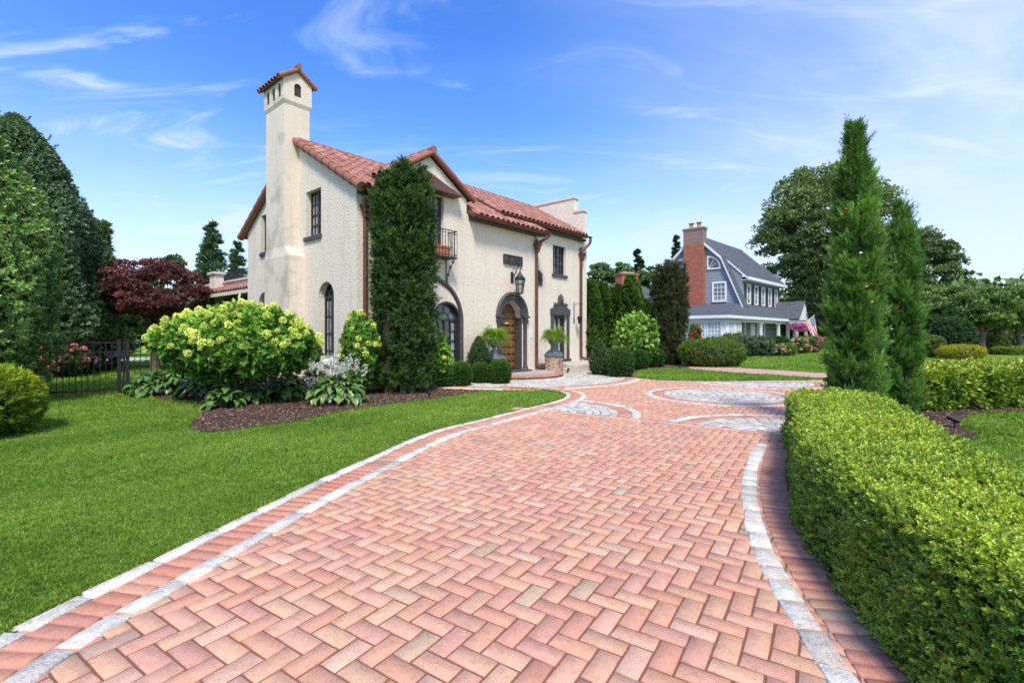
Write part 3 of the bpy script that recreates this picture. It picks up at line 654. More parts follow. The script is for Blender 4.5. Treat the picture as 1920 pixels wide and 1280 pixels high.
# blind arch moulding over the arched windows
ba = MB(); ba.tube([(2.6+1.34, -.02, .2), (2.6+1.34, -.02, 2.0)]+[(2.6+1.34*math.cos(t), -.02, 2.03+1.34*math.sin(t)) for t in np.linspace(.05, math.pi-.05, 30)]+[(2.6-1.34, -.02, 2.0), (2.6-1.34, -.02, .2)], .075, 10)
ba.build('arch_moulding', M['dark_trim'], H, smooth=True)
for (a, b) in ((2.70, 3.90), (1.30, 2.50)):
    fm = MB(); fm.panel(arch(a, b, .25, 2.05, 20), [arch(a+.07, b-.07, .31, 2.05, 20)], -.02, .08); fm.build('window_surround', M['frame'], H)
# relief plaques
pq = MB(); pq.box(6.06, 7.13, -.05, -.001, 4.19, 4.55)
PQ = pq.build('relief_plaque', M['dark_trim'], H, bevel=.01)
rl = MB(); rl.panel([(6.06, 4.19), (7.13, 4.19), (7.13, 4.55), (6.06, 4.55)], [[(6.11, 4.23), (7.08, 4.23), (7.08, 4.51), (6.11, 4.51)]], -.075, -.05)
for c_, s_ in ((6.35, 1), (6.85, -1)):
    rl.tube([(c_+s_*(.03+.011*t)*math.cos(t), -.055, 4.37+(.02+.008*t)*math.sin(t)) for t in np.linspace(0, 12, 40)], .014, 5)
rl.tube([(6.6+.07*math.cos(t), -.055, 4.37+.1*math.sin(t)) for t in np.linspace(0, 6.3, 14)], .018, 5)
rl.build('relief', M['frame'], PQ)
p2 = MB(RWT); p2.panel([(8.72, 3.64), (9.14, 3.64), (9.14, 4.12), (9.08, 4.18), (9.0, 4.18), (8.97, 4.26), (8.88, 4.26), (8.86, 4.18), (8.78, 4.18), (8.72, 4.12)], [], -.06, -.001)
PQ2 = p2.build('crest_plaque', M['dark_trim'], H, bevel=.01)
r3 = MB(RWT); r3.lathe([(.0, -.16), (.1, -.1), (.12, .04), (.08, .13), (0, .16)], 8, (8.93, -.05, 3.92)); r3.build('relief', M['frame'], PQ2)
bl = MB(); bl.box(7.68, 7.74, -.03, -.001, 1.42, 1.7); bl.build('doorbell', M['white'], H, bevel=.008)
# copper hood, balcony
hd = MB(); 
hd._add([(1.5, -.36, 6.12), (3.7, -.36, 6.12), (3.75, 0, 6.32), (1.48, 0, 6.32), (1.5, -.36, 6.09), (3.7, -.36, 6.09), (3.6, 0, 5.86+.2), (1.6, 0, 5.86+.2), (2.6, 0, 6.72), (2.6, -.1, 6.6)], [(0, 1, 5, 4), (1, 2, 6, 5), (3, 0, 4, 7), (4, 5, 6, 7), (0, 1, 2, 9), (0, 9, 3), (2, 8, 9), (3, 9, 8), (0, 1, 9)])
hd.build('window_hood', M['copper'], H)
bc = MB(); bc.box(1.85, 3.36, -.46, -.002, 4.0, 4.04)
BC = bc.build('balcony', M['iron'], H)
br = MB()
P4 = [(1.86, -.001), (1.86, -.45), (3.35, -.45), (3.35, -.001)]
for z, r in ((4.88, .016), (4.80, .009), (4.10, .009)): br.tube([(x, y, z) for x, y in P4], r, 6)
for i in range(13): x = 1.86+1.49*i/12; br.tube([(x, -.45, 4.03), (x, -.45, 4.87)], .009, 5)
for x in (1.86, 3.35):
    for y in (-.34, -.23, -.12): br.tube([(x, y, 4.03), (x, y, 4.87)], .009, 5)
br.build('railing', M['iron'], BC)
for x in (1.95, 3.27):
    bk = MB()
    bk.tube([(x, -.02, 3.1), (x, -.02, 3.98)], .014, 6)
    for (cy, cz, r_) in ((-.34, 3.9, .075), (-.22, 3.74, .07), (-.12, 3.5, .06), (-.08, 3.22, .05)):
        bk.tube([(x, cy+r_*(1-t/9)*math.cos(t), cz+r_*(1-t/9)*math.sin(t)) for t in np.linspace(0, 7.5, 18)], .013, 5)
    bk.tube([(x, -.42, 3.98), (x, -.28, 3.8), (x, -.12, 3.6), (x, -.05, 3.3), (x, -.02, 3.12)], .014, 6)
    bk.build('bracket', M['iron'], BC)
PL = thing('window_box', 'terracotta window box on the iron balcony behind the tall dark yew', 'planter', HW(2.6, -.24, 4.05), HA)
pb = MB(); pb._add([(-.5, -.12, 0), (.5, -.12, 0), (.5, .12, 0), (-.5, .12, 0), (-.55, -.16, .3), (.55, -.16, .3), (.55, .16, .3), (-.55, .16, .3)], [(3, 2, 1, 0), (0, 1, 5, 4), (1, 2, 6, 5), (2, 3, 7, 6), (3, 0, 4, 7), (4, 5, 6, 7)]); pb.build('box', M['terracotta'], PL, bevel=.01)
pr_ = MB(); pr_.panel([(-.57, .27), (.57, .27), (.57, .33), (-.57, .33)], [], -.18, -.16); pr_.box(-.57, .57, .16, .18, .27, .33); pr_.build('rim', M['terracotta'], PL)
# wall lanterns
def lantern_body(c, h, r, n=6):
    x, y, z = c; b = MB(); b.lathe([(r*.62, 0), (r*.62, .03*h), (r, .66*h), (r*1.12, .68*h), (r*1.1, .71*h), (r*.5, .86*h), (r*.2, .93*h), (r*.2, .97*h), (.0, h)], n, c, RAD(15)); return b
L1 = thing('wall_lantern', 'large black iron lantern on a scrolled bracket above the arched wooden door', 'lantern', HW(6.57, 0, 3.1), HA)
lb = MB(); hh = .82
for k in range(6):
    a = RAD(15+60*k); r0, r1 = .11, .185
    lb.tube([(r0*math.cos(a), -.4+r0*math.sin(a), 0), (r1*math.cos(a), -.4+r1*math.sin(a), .5)], .016, 5)
    a2 = a+RAD(60)
    for z_, rr in ((0, r0), (.5, r1), (.34, .163)): lb.tube([(rr*math.cos(a), -.4+rr*math.sin(a), z_), (rr*math.cos(a2), -.4+rr*math.sin(a2), z_)], .014, 5)
lb.lathe([(.2, .5), (.21, .55), (.13, .64), (.08, .72), (.03, .78), (.035, .82), (0, .86)], 6, (0, -.4, 0), RAD(15))
lb.lathe([(.1, -.03), (.11, 0), (0, .01)], 6, (0, -.4, 0), RAD(15)); lb.build('cage', M['iron'], L1)
lg = MB(); lg.lathe([(.1, .01), (.175, .49), (0, .5)], 6, (0, -.4, 0), RAD(15)); lg.build('glass', mat('lantern_glass', (.32, .31, .28), .15, spec=.6), L1)
lk = MB(); lk.box(-.07, .07, -.03, 0, .42, .82)
lk.tube(smooth3([(0, -.03, .55), (0, -.14, .68), (0, -.2, .86), (0, -.12, .98), (0, -.05, .92), (0, -.09, .86)]), .013, 6)
lk.tube(smooth3([(0, -.03, .7), (0, -.2, .75), (0, -.27, .95), (0, -.37, 1.05), (0, -.46, .96), (0, -.42, .86), (0, -.4, .84)]), .014, 6)
lk.tube(smooth3([(0, -.37, 1.05), (0, -.40, 1.12), (0, -.35, 1.14)]), .012, 6); lk.build('bracket', M['iron'], L1)
L2 = thing('wall_lantern', 'small iron lantern hung from a thin rod beside the dark framed french door', 'lantern', HW(11.6, .55, 2.0), HA)
lb = MB(); lb.lathe([(.06, 0), (.11, .26), (.13, .28), (.06, .34), (.02, .37), (0, .4)], 6, (0, -.32, .05)); lb.build('cage', M['iron'], L2)
lb = MB(); lb.lathe([(.03, .0), (.11, .24), (0, .25)], 6, (.03, -.345, .055)) if False else lb.tube([(0, -.32, .45), (0, -.32, .98)], .008, 5); lb.build('rod', M['iron'], L2)
lb = MB(); lb.tube(smooth3([(0, 0, .95), (0, -.12, .93), (0, -.22, .99), (0, -.32, .98), (0, -.36, 1.02)]), .012, 6); lb.tube([(0, -.01, .08), (0, -.01, 1.06)], .022, 6)
lb.tube([(0, -.01, .1), (0, -.01, .3)], .035, 6); lb.build('bracket', M['iron'], L2)
# back wing with terrace rail
BWg = thing('garden_wing', 'low cream rear wing with tiled awning roof, square pier and black terrace rail', 'building', HO, HA)
b = MB(); b.box(1.2, 5, 7.6, 16.6, 0, 4.0); b.box(.8, 1.19, 13.6, 14.3, 0, 4.42); b.build('wall', M['stucco'], BWg)
b = MB(); b.box(.72, 1.27, 13.5, 14.4, 4.42, 4.52); b.box(1.12, 5, 7.6, 16.7, 4.0, 4.08); b.build('coping', M['coping'], BWg)
b = MB()
for z in (4.12, 4.5): b.tube([(1.25, 7.6, z), (1.25, 13.6, z)], .018, 6)
for i in range(60): b.tube([(1.25, 7.6+i*.1, 4.1), (1.25, 7.6+i*.1, 4.5)], .012, 4)
b.build('terrace_rail', M['iron'], BWg)
b = MB(); b._add([(.2, 7.6, 3.35), (1.2, 7.6, 3.75), (1.2, 17, 3.75), (.2, 17, 3.35), (.2, 7.6, 3.27), (1.2, 7.6, 3.67), (1.2, 17, 3.67), (.2, 17, 3.27)], [(0, 1, 2, 3), (4, 5, 6, 7), (0, 3, 7, 4), (2, 3, 7, 6), (0, 1, 5, 4)]); RO = b.build('awning_roof', M['tilebase'], BWg)
q = 1/math.hypot(1, .4); v, f, c = tiles((1.2, 7.7, 3.77), (0, 1, 0), (-q, 0, -.4*q), 9.2, 1.1, (-.4*q, 0, q)); npmesh('awning_tiles', np.array(v), np.array(f), M['tile'], RO, np.array(c))
b = MB(); b.box(.1, .2, 7.6, 17, 3.18, 3.32); b.build('gutter', M['coping'], BWg)
for y in (8.0, 10.2, 12.6, 15, 16.9):
    b = MB(); b.box(.3, .45, y-.08, y+.08, 0, 3.3); b.build('post', M['fascia'], BWg)
b = MB(); b.box(1.1, 1.19, 7.7, 13.4, .1, 3.2); b.box(1.1, 1.19, 14.4, 16.5, .1, 3.2); b.build('dark_doors', M['glass'], BWg)
b = MB(); b.tube(smooth3([(.15, 8.6, 3.2), (.1, 8.6, 2.95), (.5, 8.5, 2.75), (.7, 8.4, 2.5), (.7, 8.4, .2)]), .05, 8); b.build('drain_pipe', M['coping'], BWg, smooth=True)
# step and terrace
ST = thing('entrance_step', 'curved brick edged stone step in front of the arched wooden door', 'step', HW(6.57, 0, 0), HA)
def halfdisc(r, z0, z1, n=30, r_in=None):
    m = MB(); pts = [(r*math.cos(t), -r*math.sin(t)) for t in np.linspace(0, math.pi, n)]
    m._add([(x, y, z0) for x, y in pts]+[(x, y, z1) for x, y in pts], [tuple(range(n)), tuple(range(n, 2*n))]+[(i, i+1, n+i+1, n+i) for i in range(n-1)]); return m
hb = halfdisc(1.72, 0, .144); hb.build('tread', M['stone'], ST)
V4 = []; 
for i in range(46):
    t0, t1 = math.pi*i/46+.003, math.pi*(i+1)/46-.003
    V4.append([(r*math.cos(t), -r*math.sin(t)) for r, t in ((1.68, t0), (1.68, t1), (1.96, t1), (1.96, t0))])
n4 = len(V4); tmp = blocks('brick_nosing', V4, .163, M['paver'], pcol(n4)*np.array((.80, .70, .66)), bev=.012, drop=.075); tmp.parent = ST; del tmp['kind']
V4 = []
for i in range(18):
    t0, t1 = math.pi*i/18+.006, math.pi*(i+1)/18-.006
    V4.append([(r*math.cos(t), -r*math.sin(t)) for r, t in ((1.66, t0), (1.66, t1), (1.90, t1), (1.90, t0))])
tmp = blocks('riser_stone', V4, .09, M['cobble'], gcol(18)*.55, bev=.008, drop=.09); tmp.parent = ST; del tmp['kind']
TR = thing('stone_terrace', 'pale stone slab terrace in front of the dark french door', 'terrace', HO, HA)
b = MB(); b.box(8.9, 13.6, -1.35, .548, 0, .33); b.build('slab', M['slab'], TR, bevel=.015)
b = MB(); b.box(8.7, 8.9, -1.1, .0, 0, .2); b.build('low_step', M['slab'], TR, bevel=.015)
def pedestal(u, v, z, label):
    w_ = HW(u, v, z); P = thing('urn_pedestal', label, 'pedestal', w_, HA, 'brick pedestals flanking the front door')
    V4 = []; zz = []
    for r_ in range(7):
        for k in range(4):
            a = k*math.pi/2; off = .12 if r_ % 2 else -.12
            for (s0, s1) in ((-.26, off), (off, .26)):
                p = [(s0+.003, -.26), (s1-.003, -.26), (s1-.003, -.17), (s0+.003, -.17)]
                V4.append([(x*math.cos(a)-y*math.sin(a), x*math.sin(a)+y*math.cos(a)) for x, y in p]); zz.append(.075*(r_+1))
    o = blocks('brickwork', V4, np.array(zz), M['tan_brick'], np.array([(.40, .27, .19)])*rng.normal(1, .1, (len(V4), 1)), bev=.004, drop=.07); o.parent = P; del o['kind']
    c_ = MB(); c_.box(-.245, .245, -.245, .245, 0, .52); c_.build('core', M['stone'], P)
    em = MB()
    em.tube([(.06*math.cos(t), -.262, .32+.06*math.sin(t)) for t in np.linspace(0, 6.28, 9)], .012, 5); em.tube([(0, -.264, .1), (0, -.264, .22)], .012, 5); em.tube([(-.04, -.264, .17), (.04, -.264, .17)], .012, 5); em.build('emblem', M['dark_trim'], P)
    cpp = MB(); cpp.lathe([(.40, .525), (.40, .61), (.37, .63), (.345, .68), (.21, .79), (.15, .82), (0, .83)], 4, rot=RAD(45)); cpp.build('cap', M['verdigris'], P, bevel=.01)
    urn = thing('urn', label.replace('square tan brick pedestal', 'blue green copper urn on pedestal').replace('behind the round box bushes','').replace('below the downspout','').strip(), 'urn', (w_[0], w_[1], w_[2]+.825), HA, 'copper urns flanking the front door')
    ub = MB(); ub.lathe([(.13, 0), (.13, .03), (.07, .07), (.06, .12), (.09, .15), (.17, .2), (.23, .29), (.25, .36), (.24, .38), (.29, .41), (.29, .44), (.24, .43), (0, .42)], 24); ub.build('bowl', M['verdigris'], urn, smooth=True)
    for s_ in (-1, 1):
        hm = MB(); hm.tube(smooth3([(s_*.2, 0, .25), (s_*.3, 0, .27), (s_*.31, 0, .36), (s_*.25, 0, .38)]), .018, 6)
        hm.build('handle', M['verdigris'], urn)
    return (w_[0], w_[1], w_[2]+1.27)
F1 = pedestal(4.95, -.60, .15, 'square tan brick pedestal left of the front door behind the round box bushes')
F2 = pedestal(8.42, -.62, .145, 'square tan brick pedestal right of the front door below the downspout')
# ------------------------------------------------------------------ planting
def foliage(name, parts, m, parent):
    V, Fc, C = merge(parts); return npmesh(name, V, Fc, M[m], parent, C)
def stem(parent, pts, r, name='stem', m='bark', n=7):
    b = MB(); b.tube(pts, r, n); return b.build(name, M[m], parent, smooth=True)
def branches(parent, c, n, h, spread, r=.02, name='branches', m='bark', z0=0):
    b = MB()
    for i in range(n):
        a = 2.4*i+random.random(); k = random.uniform(.4, 1)
        b.tube([(c[0], c[1], z0), (c[0]+.25*spread*k*math.cos(a), c[1]+.25*spread*k*math.sin(a), z0+h*.4), (c[0]+spread*k*math.cos(a), c[1]+spread*k*math.sin(a), z0+h*random.uniform(.75, 1))], [r, r*.7, r*.25], 5)
    return b.build(name, M[m], parent)
SM = sprig(9, .030, .017, .035, .35, 1.25, 1); SM2 = sprig(7, .05, .028, .05, .3, 1.2, 2)
# clipped hedges ----------------------------------------------------
def hedge(name, label, path, width, h, dens, tpl, sc, c_top, c_side, group=None, front=True):
    """path = front foot line, hedge lies to its right side; dens = sprigs per m2 as function of distance"""
    P = smooth_path(path, .05); T = unit(np.gradient(P, axis=0)); Nr = np.stack([T[:, 1], -T[:, 0]], 1)
    o = thing(name, label, 'hedge', (float(P[0, 0]), float(P[0, 1]), 0), group=group); org = np.array([P[0, 0], P[0, 1], 0])
    d = np.linalg.norm(np.diff(P, axis=0), axis=1); s = np.concatenate([[0], np.cumsum(d)]); Ltot = s[-1]
    pr = [(0, .02), (.02, h*.4), (.03, h*.8), (.055, h*.94), (.11, h), (width-.11, h), (width-.05, h*.92), (width, h*.5), (width, .02)]
    pl = np.array(pr); dl = np.linalg.norm(np.diff(pl, axis=0), axis=1); cl = np.concatenate([[0], np.cumsum(dl)])
    def pos(sv, cv):
        x = np.interp(cv, cl, pl[:, 0]); z = np.interp(cv, cl, pl[:, 1])
        x2 = np.interp(cv+.03, cl, pl[:, 0]); z2 = np.interp(cv+.03, cl, pl[:, 1])
        i = np.clip(np.searchsorted(s, sv), 1, len(s)-1); t = ((sv-s[i-1])/np.maximum(s[i]-s[i-1], 1e-6))[:, None]
        b = P[i-1]*(1-t)+P[i]*t; nr = Nr[i]
        # round off the ends
        e = np.minimum(sv, Ltot-sv); k = np.clip(e/(width*.5), 0, 1); k = np.sqrt(1-(1-k)**2)
        xx = (x-width/2)*k+width/2
        q = np.concatenate([b+nr*xx[:, None], (z*(.9+.1*k))[:, None]], 1)
        tx, tz = x2-x, z2-z; nx, nz = -tz, tx
        nn = np.concatenate([nr*nx[:, None], nz[:, None]], 1); return q, unit(nn+1e-6)
    n0 = int(Ltot*cl[-1]*dens(1e9 if False else .5))
    sv = rng.uniform(0, Ltot, n0); cv = rng.uniform(0, cl[-1], n0); q, nn = pos(sv, cv)
    dist = np.linalg.norm(q[:, :2], axis=1); keep = rng.uniform(0, 1, n0) < np.array([dens(x) for x in dist])/dens(.5)
    q, nn, dist = q[keep], nn[keep], dist[keep]; n = len(q)
    lump = lumps(q, 11, 5)*.045+lumps(q, 3.2, 8)*.04
    q = q+nn*(lump-rng.uniform(0, .11, n)**1.0)[:, None]*1.0
    D = unit(nn+rng.normal(0, .45, (n, 3))+np.array([0, 0, .35]))
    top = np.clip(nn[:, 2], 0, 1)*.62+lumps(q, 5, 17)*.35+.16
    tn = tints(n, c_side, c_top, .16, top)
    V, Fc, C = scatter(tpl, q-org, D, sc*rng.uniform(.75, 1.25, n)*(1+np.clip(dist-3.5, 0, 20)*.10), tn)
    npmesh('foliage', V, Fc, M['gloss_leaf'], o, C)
    # inner twiggy mass
    m = MB(); K = 9; step = max(1, int(.15/.05)); idx = list(range(0, len(P), step)); vs = []
    for i in idx:
        e = min(s[i], Ltot-s[i]); k = math.sqrt(max(.02, 1-(1-min(1, e/(width*.5)))**2))
        for x, z in [(.10, 0), (.10, h*.75), (.2, h-.12), (width-.2, h-.12), (width-.11, h*.75), (width-.11, 0)]:
            xx = (x-width/2)*k*.97+width/2; p = P[i]+Nr[i]*xx; vs.append((p[0]-org[0], p[1]-org[1], z*(.9+.1*k)))
    fs = [(i*6+k, i*6+k+1, (i+1)*6+k+1, (i+1)*6+k) for i in range(len(idx)-1) for k in range(5)]+[tuple(range(6)), tuple(range((len(idx)-1)*6, len(idx)*6))]
    m._add(vs, fs); m.build('inner_twigs', M['twig'], o)
    return o
dn = lambda x: 3700/(1+max(0, x-3)*.38)**1.6
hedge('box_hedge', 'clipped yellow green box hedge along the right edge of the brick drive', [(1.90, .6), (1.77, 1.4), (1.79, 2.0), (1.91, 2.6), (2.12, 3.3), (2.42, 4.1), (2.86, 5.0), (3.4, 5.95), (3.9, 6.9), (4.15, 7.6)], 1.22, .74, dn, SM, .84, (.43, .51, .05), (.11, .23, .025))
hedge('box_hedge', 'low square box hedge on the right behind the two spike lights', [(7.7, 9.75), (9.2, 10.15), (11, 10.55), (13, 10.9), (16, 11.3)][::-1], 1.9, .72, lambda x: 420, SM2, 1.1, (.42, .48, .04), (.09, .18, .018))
# boxwood balls ------------------------------------------------------
def ball(label, x, y, rx, rz_, n, c1, c2, group, tpl=SM2, sc=.8, cat='bush', name='boxwood_ball', lobe=.05, conic=False):
    o = thing(name, label, cat, (x, y, 0), group=group); h = rz_
    P, nn = blob(n, (0, 0, h*.52), (rx, rx, h*.52), 4, lobe, .18, int(x*10)+50, .0, box=.88)
    if conic: k = 1-.62*np.clip(P[:, 2]/h, 0, 1)**1.3; P[:, :2] *= k[:, None]*1.15
    n = len(P); D = unit(nn+rng.normal(0, .4, (n, 3))+np.array([0, 0, .3]))
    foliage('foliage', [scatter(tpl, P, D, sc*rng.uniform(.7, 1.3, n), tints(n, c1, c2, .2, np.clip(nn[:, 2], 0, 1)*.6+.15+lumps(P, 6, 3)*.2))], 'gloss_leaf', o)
    m = MB(); kk = .72 if conic else .82
    m.lathe([(rx*.3, 0), (rx*.75*kk, h*.14), (rx*.95*kk, h*.45), (rx*.8*kk*(.7 if conic else 1), h*.72), (rx*.3*kk, h*.86), (0, h*.88)], 12); m.build('inner_twigs', M['twig'], o)
    return o
gg = 'round box bushes in front of the stucco house'
for px, bt, tp, wd_, lab in ((831, 729, 683, 34, 'first round box bush, at the foot of the tall dark yew'), (865, 727, 681, 38, 'second round box bush to the right of the tall dark yew'), (902, 721, 683, 34, 'third round box bush, just left of the darkest one'), (937, 722, 677, 42, 'darkest round box bush, at the lawn tip beside the step')):
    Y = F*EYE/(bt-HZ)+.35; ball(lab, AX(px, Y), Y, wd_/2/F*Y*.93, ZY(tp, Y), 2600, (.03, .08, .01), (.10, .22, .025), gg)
gg2 = 'round box bushes right of the stucco house'
for px, bt, tp, wd_, lab, b_ in ((1163, 709, 655, 45, 'largest bright round box bush at the lawn corner right of the house', 1), (1150, 700, 656, 34, 'pale round bush half hidden behind the bright box bush', 1), (1197, 694, 659, 34, 'round box bush between the bright one and the dark one', 0), (1227, 689, 655, 34, 'dark round box bush at the foot of the brown green yew', 0)):
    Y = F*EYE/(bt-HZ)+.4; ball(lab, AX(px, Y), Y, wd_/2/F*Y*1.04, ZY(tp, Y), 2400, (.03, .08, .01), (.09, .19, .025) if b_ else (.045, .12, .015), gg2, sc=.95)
Y = 17.6; ball('loose conical evergreen between the stone terrace and the bright box bush', AX(1124, 18.6), 18.6, .33, ZY(643, 18.6), 1500, (.05, .10, .03), (.12, .20, .06), None, sc=1.1, name='conical_shrub', lobe=.15, conic=True)
ball('small dark shrub against the cream wall right of the arched windows', *HW(4.35, -.5)[:2], .42, ZY(640, 16.6), 1300, (.04, .085, .03), (.10, .17, .06), None, sc=1.3, name='evergreen_shrub', lobe=.5, conic=True)
# columnar yews --------------------------------------------------------
YT = sprig(12, .085, .026, .11, .25, 1.15, 5, curl=.02)
def yew(label, x, y, r, h, n, c1, c2, ncol, seed):
    o = thing('columnar_yew', label, 'yew', (x, y, 0), group=None); rr = np.random.default_rng(seed); parts = []
    cols = [(0, 0, r*.5, h*.985)]
    for i in range(ncol):
        a = 2*math.pi*i/ncol+rr.uniform(-.2, .2); k = rr.uniform(.6, .74); cols.append((r*k*math.cos(a), r*k*math.sin(a), r*rr.uniform(.30, .38), h*rr.uniform(.91, 1.0)))
    m = MB()
    for (cx, cy, cr, hh) in cols:
        nn_ = int(n/len(cols)); z = rr.uniform(0.02, 1, nn_)**.95; a = rr.uniform(0, 2*math.pi, nn_)
        prof = np.interp(z, [0, .06, .25, .6, .85, .95, 1], [.82, .97, 1.0, 1.0, .95, .72, .12])
        R_ = cr*prof*(1+.26*np.sin(z*hh*6.5+a*2+cx*9)*np.cos(a*3+cy*7+z*9)+.1*np.sin(z*hh*15+a*5))*(1-.22*rr.uniform(0, 1, nn_)**2)
        lean = np.interp(z, [0, .3, .8, 1], [.88, 1.02, 1.02, .92]); P = np.stack([cx*lean+R_*np.cos(a), cy*lean+R_*np.sin(a), z*hh], 1)
        D = np.stack([np.cos(a), np.sin(a), np.full(nn_, .75)], 1)+rr.normal(0, .35, (nn_, 3))
        bulge = np.sin(z*hh*6.5+a*2+cx*9)*np.cos(a*3+cy*7+z*9)
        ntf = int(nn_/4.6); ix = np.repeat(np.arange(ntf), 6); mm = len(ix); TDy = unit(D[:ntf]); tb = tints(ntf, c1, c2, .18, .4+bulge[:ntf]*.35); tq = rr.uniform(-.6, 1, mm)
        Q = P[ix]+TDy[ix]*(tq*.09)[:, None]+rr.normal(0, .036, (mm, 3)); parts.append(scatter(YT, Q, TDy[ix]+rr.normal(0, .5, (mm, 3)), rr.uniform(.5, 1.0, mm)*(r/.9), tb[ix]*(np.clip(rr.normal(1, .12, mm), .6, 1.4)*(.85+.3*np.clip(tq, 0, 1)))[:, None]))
        m.lathe([(cr*.4, 0), (cr*.46, hh*.1), (cr*.46, hh*.6), (cr*.3, hh*.82), (0, hh*.88)], 8, (cx*.86, cy*.86, 0))
    foliage('foliage', parts, 'leaf', o); m.build('inner_twigs', M['twig'], o)
    stem(o, [(0, 0, 0), (0, 0, .5)], .07, 'trunk'); return o
yew('tall dark green columnar yew in front of the house corner', -2.93, 13.3, .78, ZY(303, 13.3), 23000, (.02, .045, .012), (.095, .18, .03), 8, 3)
yew('brown green columnar yew between the two houses', AX(1256, 25.3), 25.3, .84, ZY(490, 25.3), 15000, (.045, .045, .018), (.075, .10, .028), 9, 4)
# feathery cypresses -----------------------------------------------------
def frond(nl, L, W, seed):
    r = np.random.default_rng(seed); a = r.uniform(0, 6.3, nl); k = np.linspace(0, 1, nl); t = r.uniform(.15, .62, nl)
    D = np.stack([np.cos(a)*np.sin(t), np.sin(a)*np.sin(t), np.cos(t)], 1); B = np.stack([k*0, k*0, k*L*.9], 1)
    V, Fc = leafset(B, D, r.normal(0, 1, (nl, 3)), L*r.uniform(.4, .75, nl), W, curl=0); return V, Fc, np.repeat(r.uniform(.8, 1.2, nl), 2)
CF = frond(15, .19, .014, 4)
def cypress(label, x, y, r, h, n, seed):
    o = thing('cypress', label, 'cypress', (x, y, 0)); rr = np.random.default_rng(seed)
    z = rr.uniform(0.0, 1, n)**.9; a = rr.uniform(0, 2*math.pi, n)
    prof = np.interp(z, [0, .08, .3, .55, .75, .88, .95, 1], [.92, .98, 1.0, .95, .72, .38, .15, .03])
    lump = np.sin(z*h*5+a*2)*np.cos(a*3+z*h*3.1)+.5*np.sin(a*7+z*h*9)
    out = 1-.38*rr.uniform(0, 1, n)**1.7; R_ = r*.84*prof*(1+.16*lump)*out+.015
    cx = .10*(z-.0)*r; P = np.stack([R_*np.cos(a)+.05*h*.1*z*np.sin(z*3), R_*np.sin(a), z*h*.985+.02], 1)
    nt_ = n//19; P, a, z, out, lump = P[:nt_], a[:nt_], z[:nt_], out[:nt_], lump[:nt_]
    TD = unit(np.stack([np.cos(a), np.sin(a), 1.15*(1.0+1.3*z)], 1)+rr.normal(0, .18, (nt_, 3))); ts = rr.uniform(.7, 1.35, nt_)*np.where(z > .85, .7, 1)
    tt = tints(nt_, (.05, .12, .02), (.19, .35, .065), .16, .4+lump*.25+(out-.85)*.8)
    K = 22; idx = np.repeat(np.arange(nt_), K); m_ = len(idx); tq = rr.uniform(-.35, 1, m_)
    Q = P[idx]+TD[idx]*(tq*.16*ts[idx])[:, None]+rr.normal(0, .030, (m_, 3))*ts[idx][:, None]*(1.1-.5*tq)[:, None]
    D = TD[idx]+rr.normal(0, .36, (m_, 3))*(1.1-.4*tq)[:, None]
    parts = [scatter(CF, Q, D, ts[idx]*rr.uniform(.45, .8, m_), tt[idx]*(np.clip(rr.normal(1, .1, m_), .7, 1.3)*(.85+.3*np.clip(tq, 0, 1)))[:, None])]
    # wispy leaders at the tip
    for i in range(46):
        zz = rr.uniform(.72, .995); aa = rr.uniform(0, 6.3); b0 = np.array([r*.5*np.interp(zz, [.7, 1], [.8, .05])*math.cos(aa), r*.5*np.interp(zz, [.7, 1], [.8, .05])*math.sin(aa), zz*h])
        L = rr.uniform(.15, .42); t = np.linspace(0, 1, 8)[:, None]; dd = unit(np.array([[math.cos(aa)*.6+.25, math.sin(aa)*.5, 1.0]]))
        Q = b0+dd*L*t; parts.append(scatter(CF, Q, np.repeat(dd, 8, 0)+rr.normal(0, .3, (8, 3)), np.linspace(.6, .3, 8), tints(8, (.03, .06, .02), (.07, .14, .04))))
    foliage('foliage', parts, 'leaf', o)
    m = MB(); m.lathe([(r*.4, 0), (r*.5, h*.1), (r*.45, h*.5), (r*.24, h*.75), (0, h*.86)], 10); m.build('inner_twigs', M['twig'], o)
    stem(o, [(0, 0, 0), (0, 0, h*.9)], [.07, .02], 'trunk'); return o
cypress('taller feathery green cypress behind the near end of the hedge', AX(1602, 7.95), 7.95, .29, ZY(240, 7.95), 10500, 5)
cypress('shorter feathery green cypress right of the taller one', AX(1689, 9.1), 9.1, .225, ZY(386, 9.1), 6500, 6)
for i, (px, py, Y, c, lab) in enumerate(((1575, 403, 7.55, (.6, .12, .05), 'upper orange bulb'), (1583, 393, 7.55, (.5, .02, .02), 'upper red bulb'), (1611, 475, 7.45, (.8, .82, .85), 'white bulb halfway up'), (1622, 538, 7.45, (.65, .16, .05), 'lower orange bulb'), (1632, 567, 7.45, (.6, .2, .12), 'lowest salmon bulb'))):
    o = MB(); o.lathe([(.006, 0), (.015, .014), (.014, .03), (0, .05)], 8); ob = o.build('light_bulb', mat('bulb', c, .3, spec=.7), smooth=True); ob.location = (AX(px, Y), Y, ZY(py, Y)); ob.rotation_euler = (RAD(70), 0, 1.2)
    tag(ob, lab+' caught in the taller cypress', 'light bulb', 'string light bulbs in the cypresses')
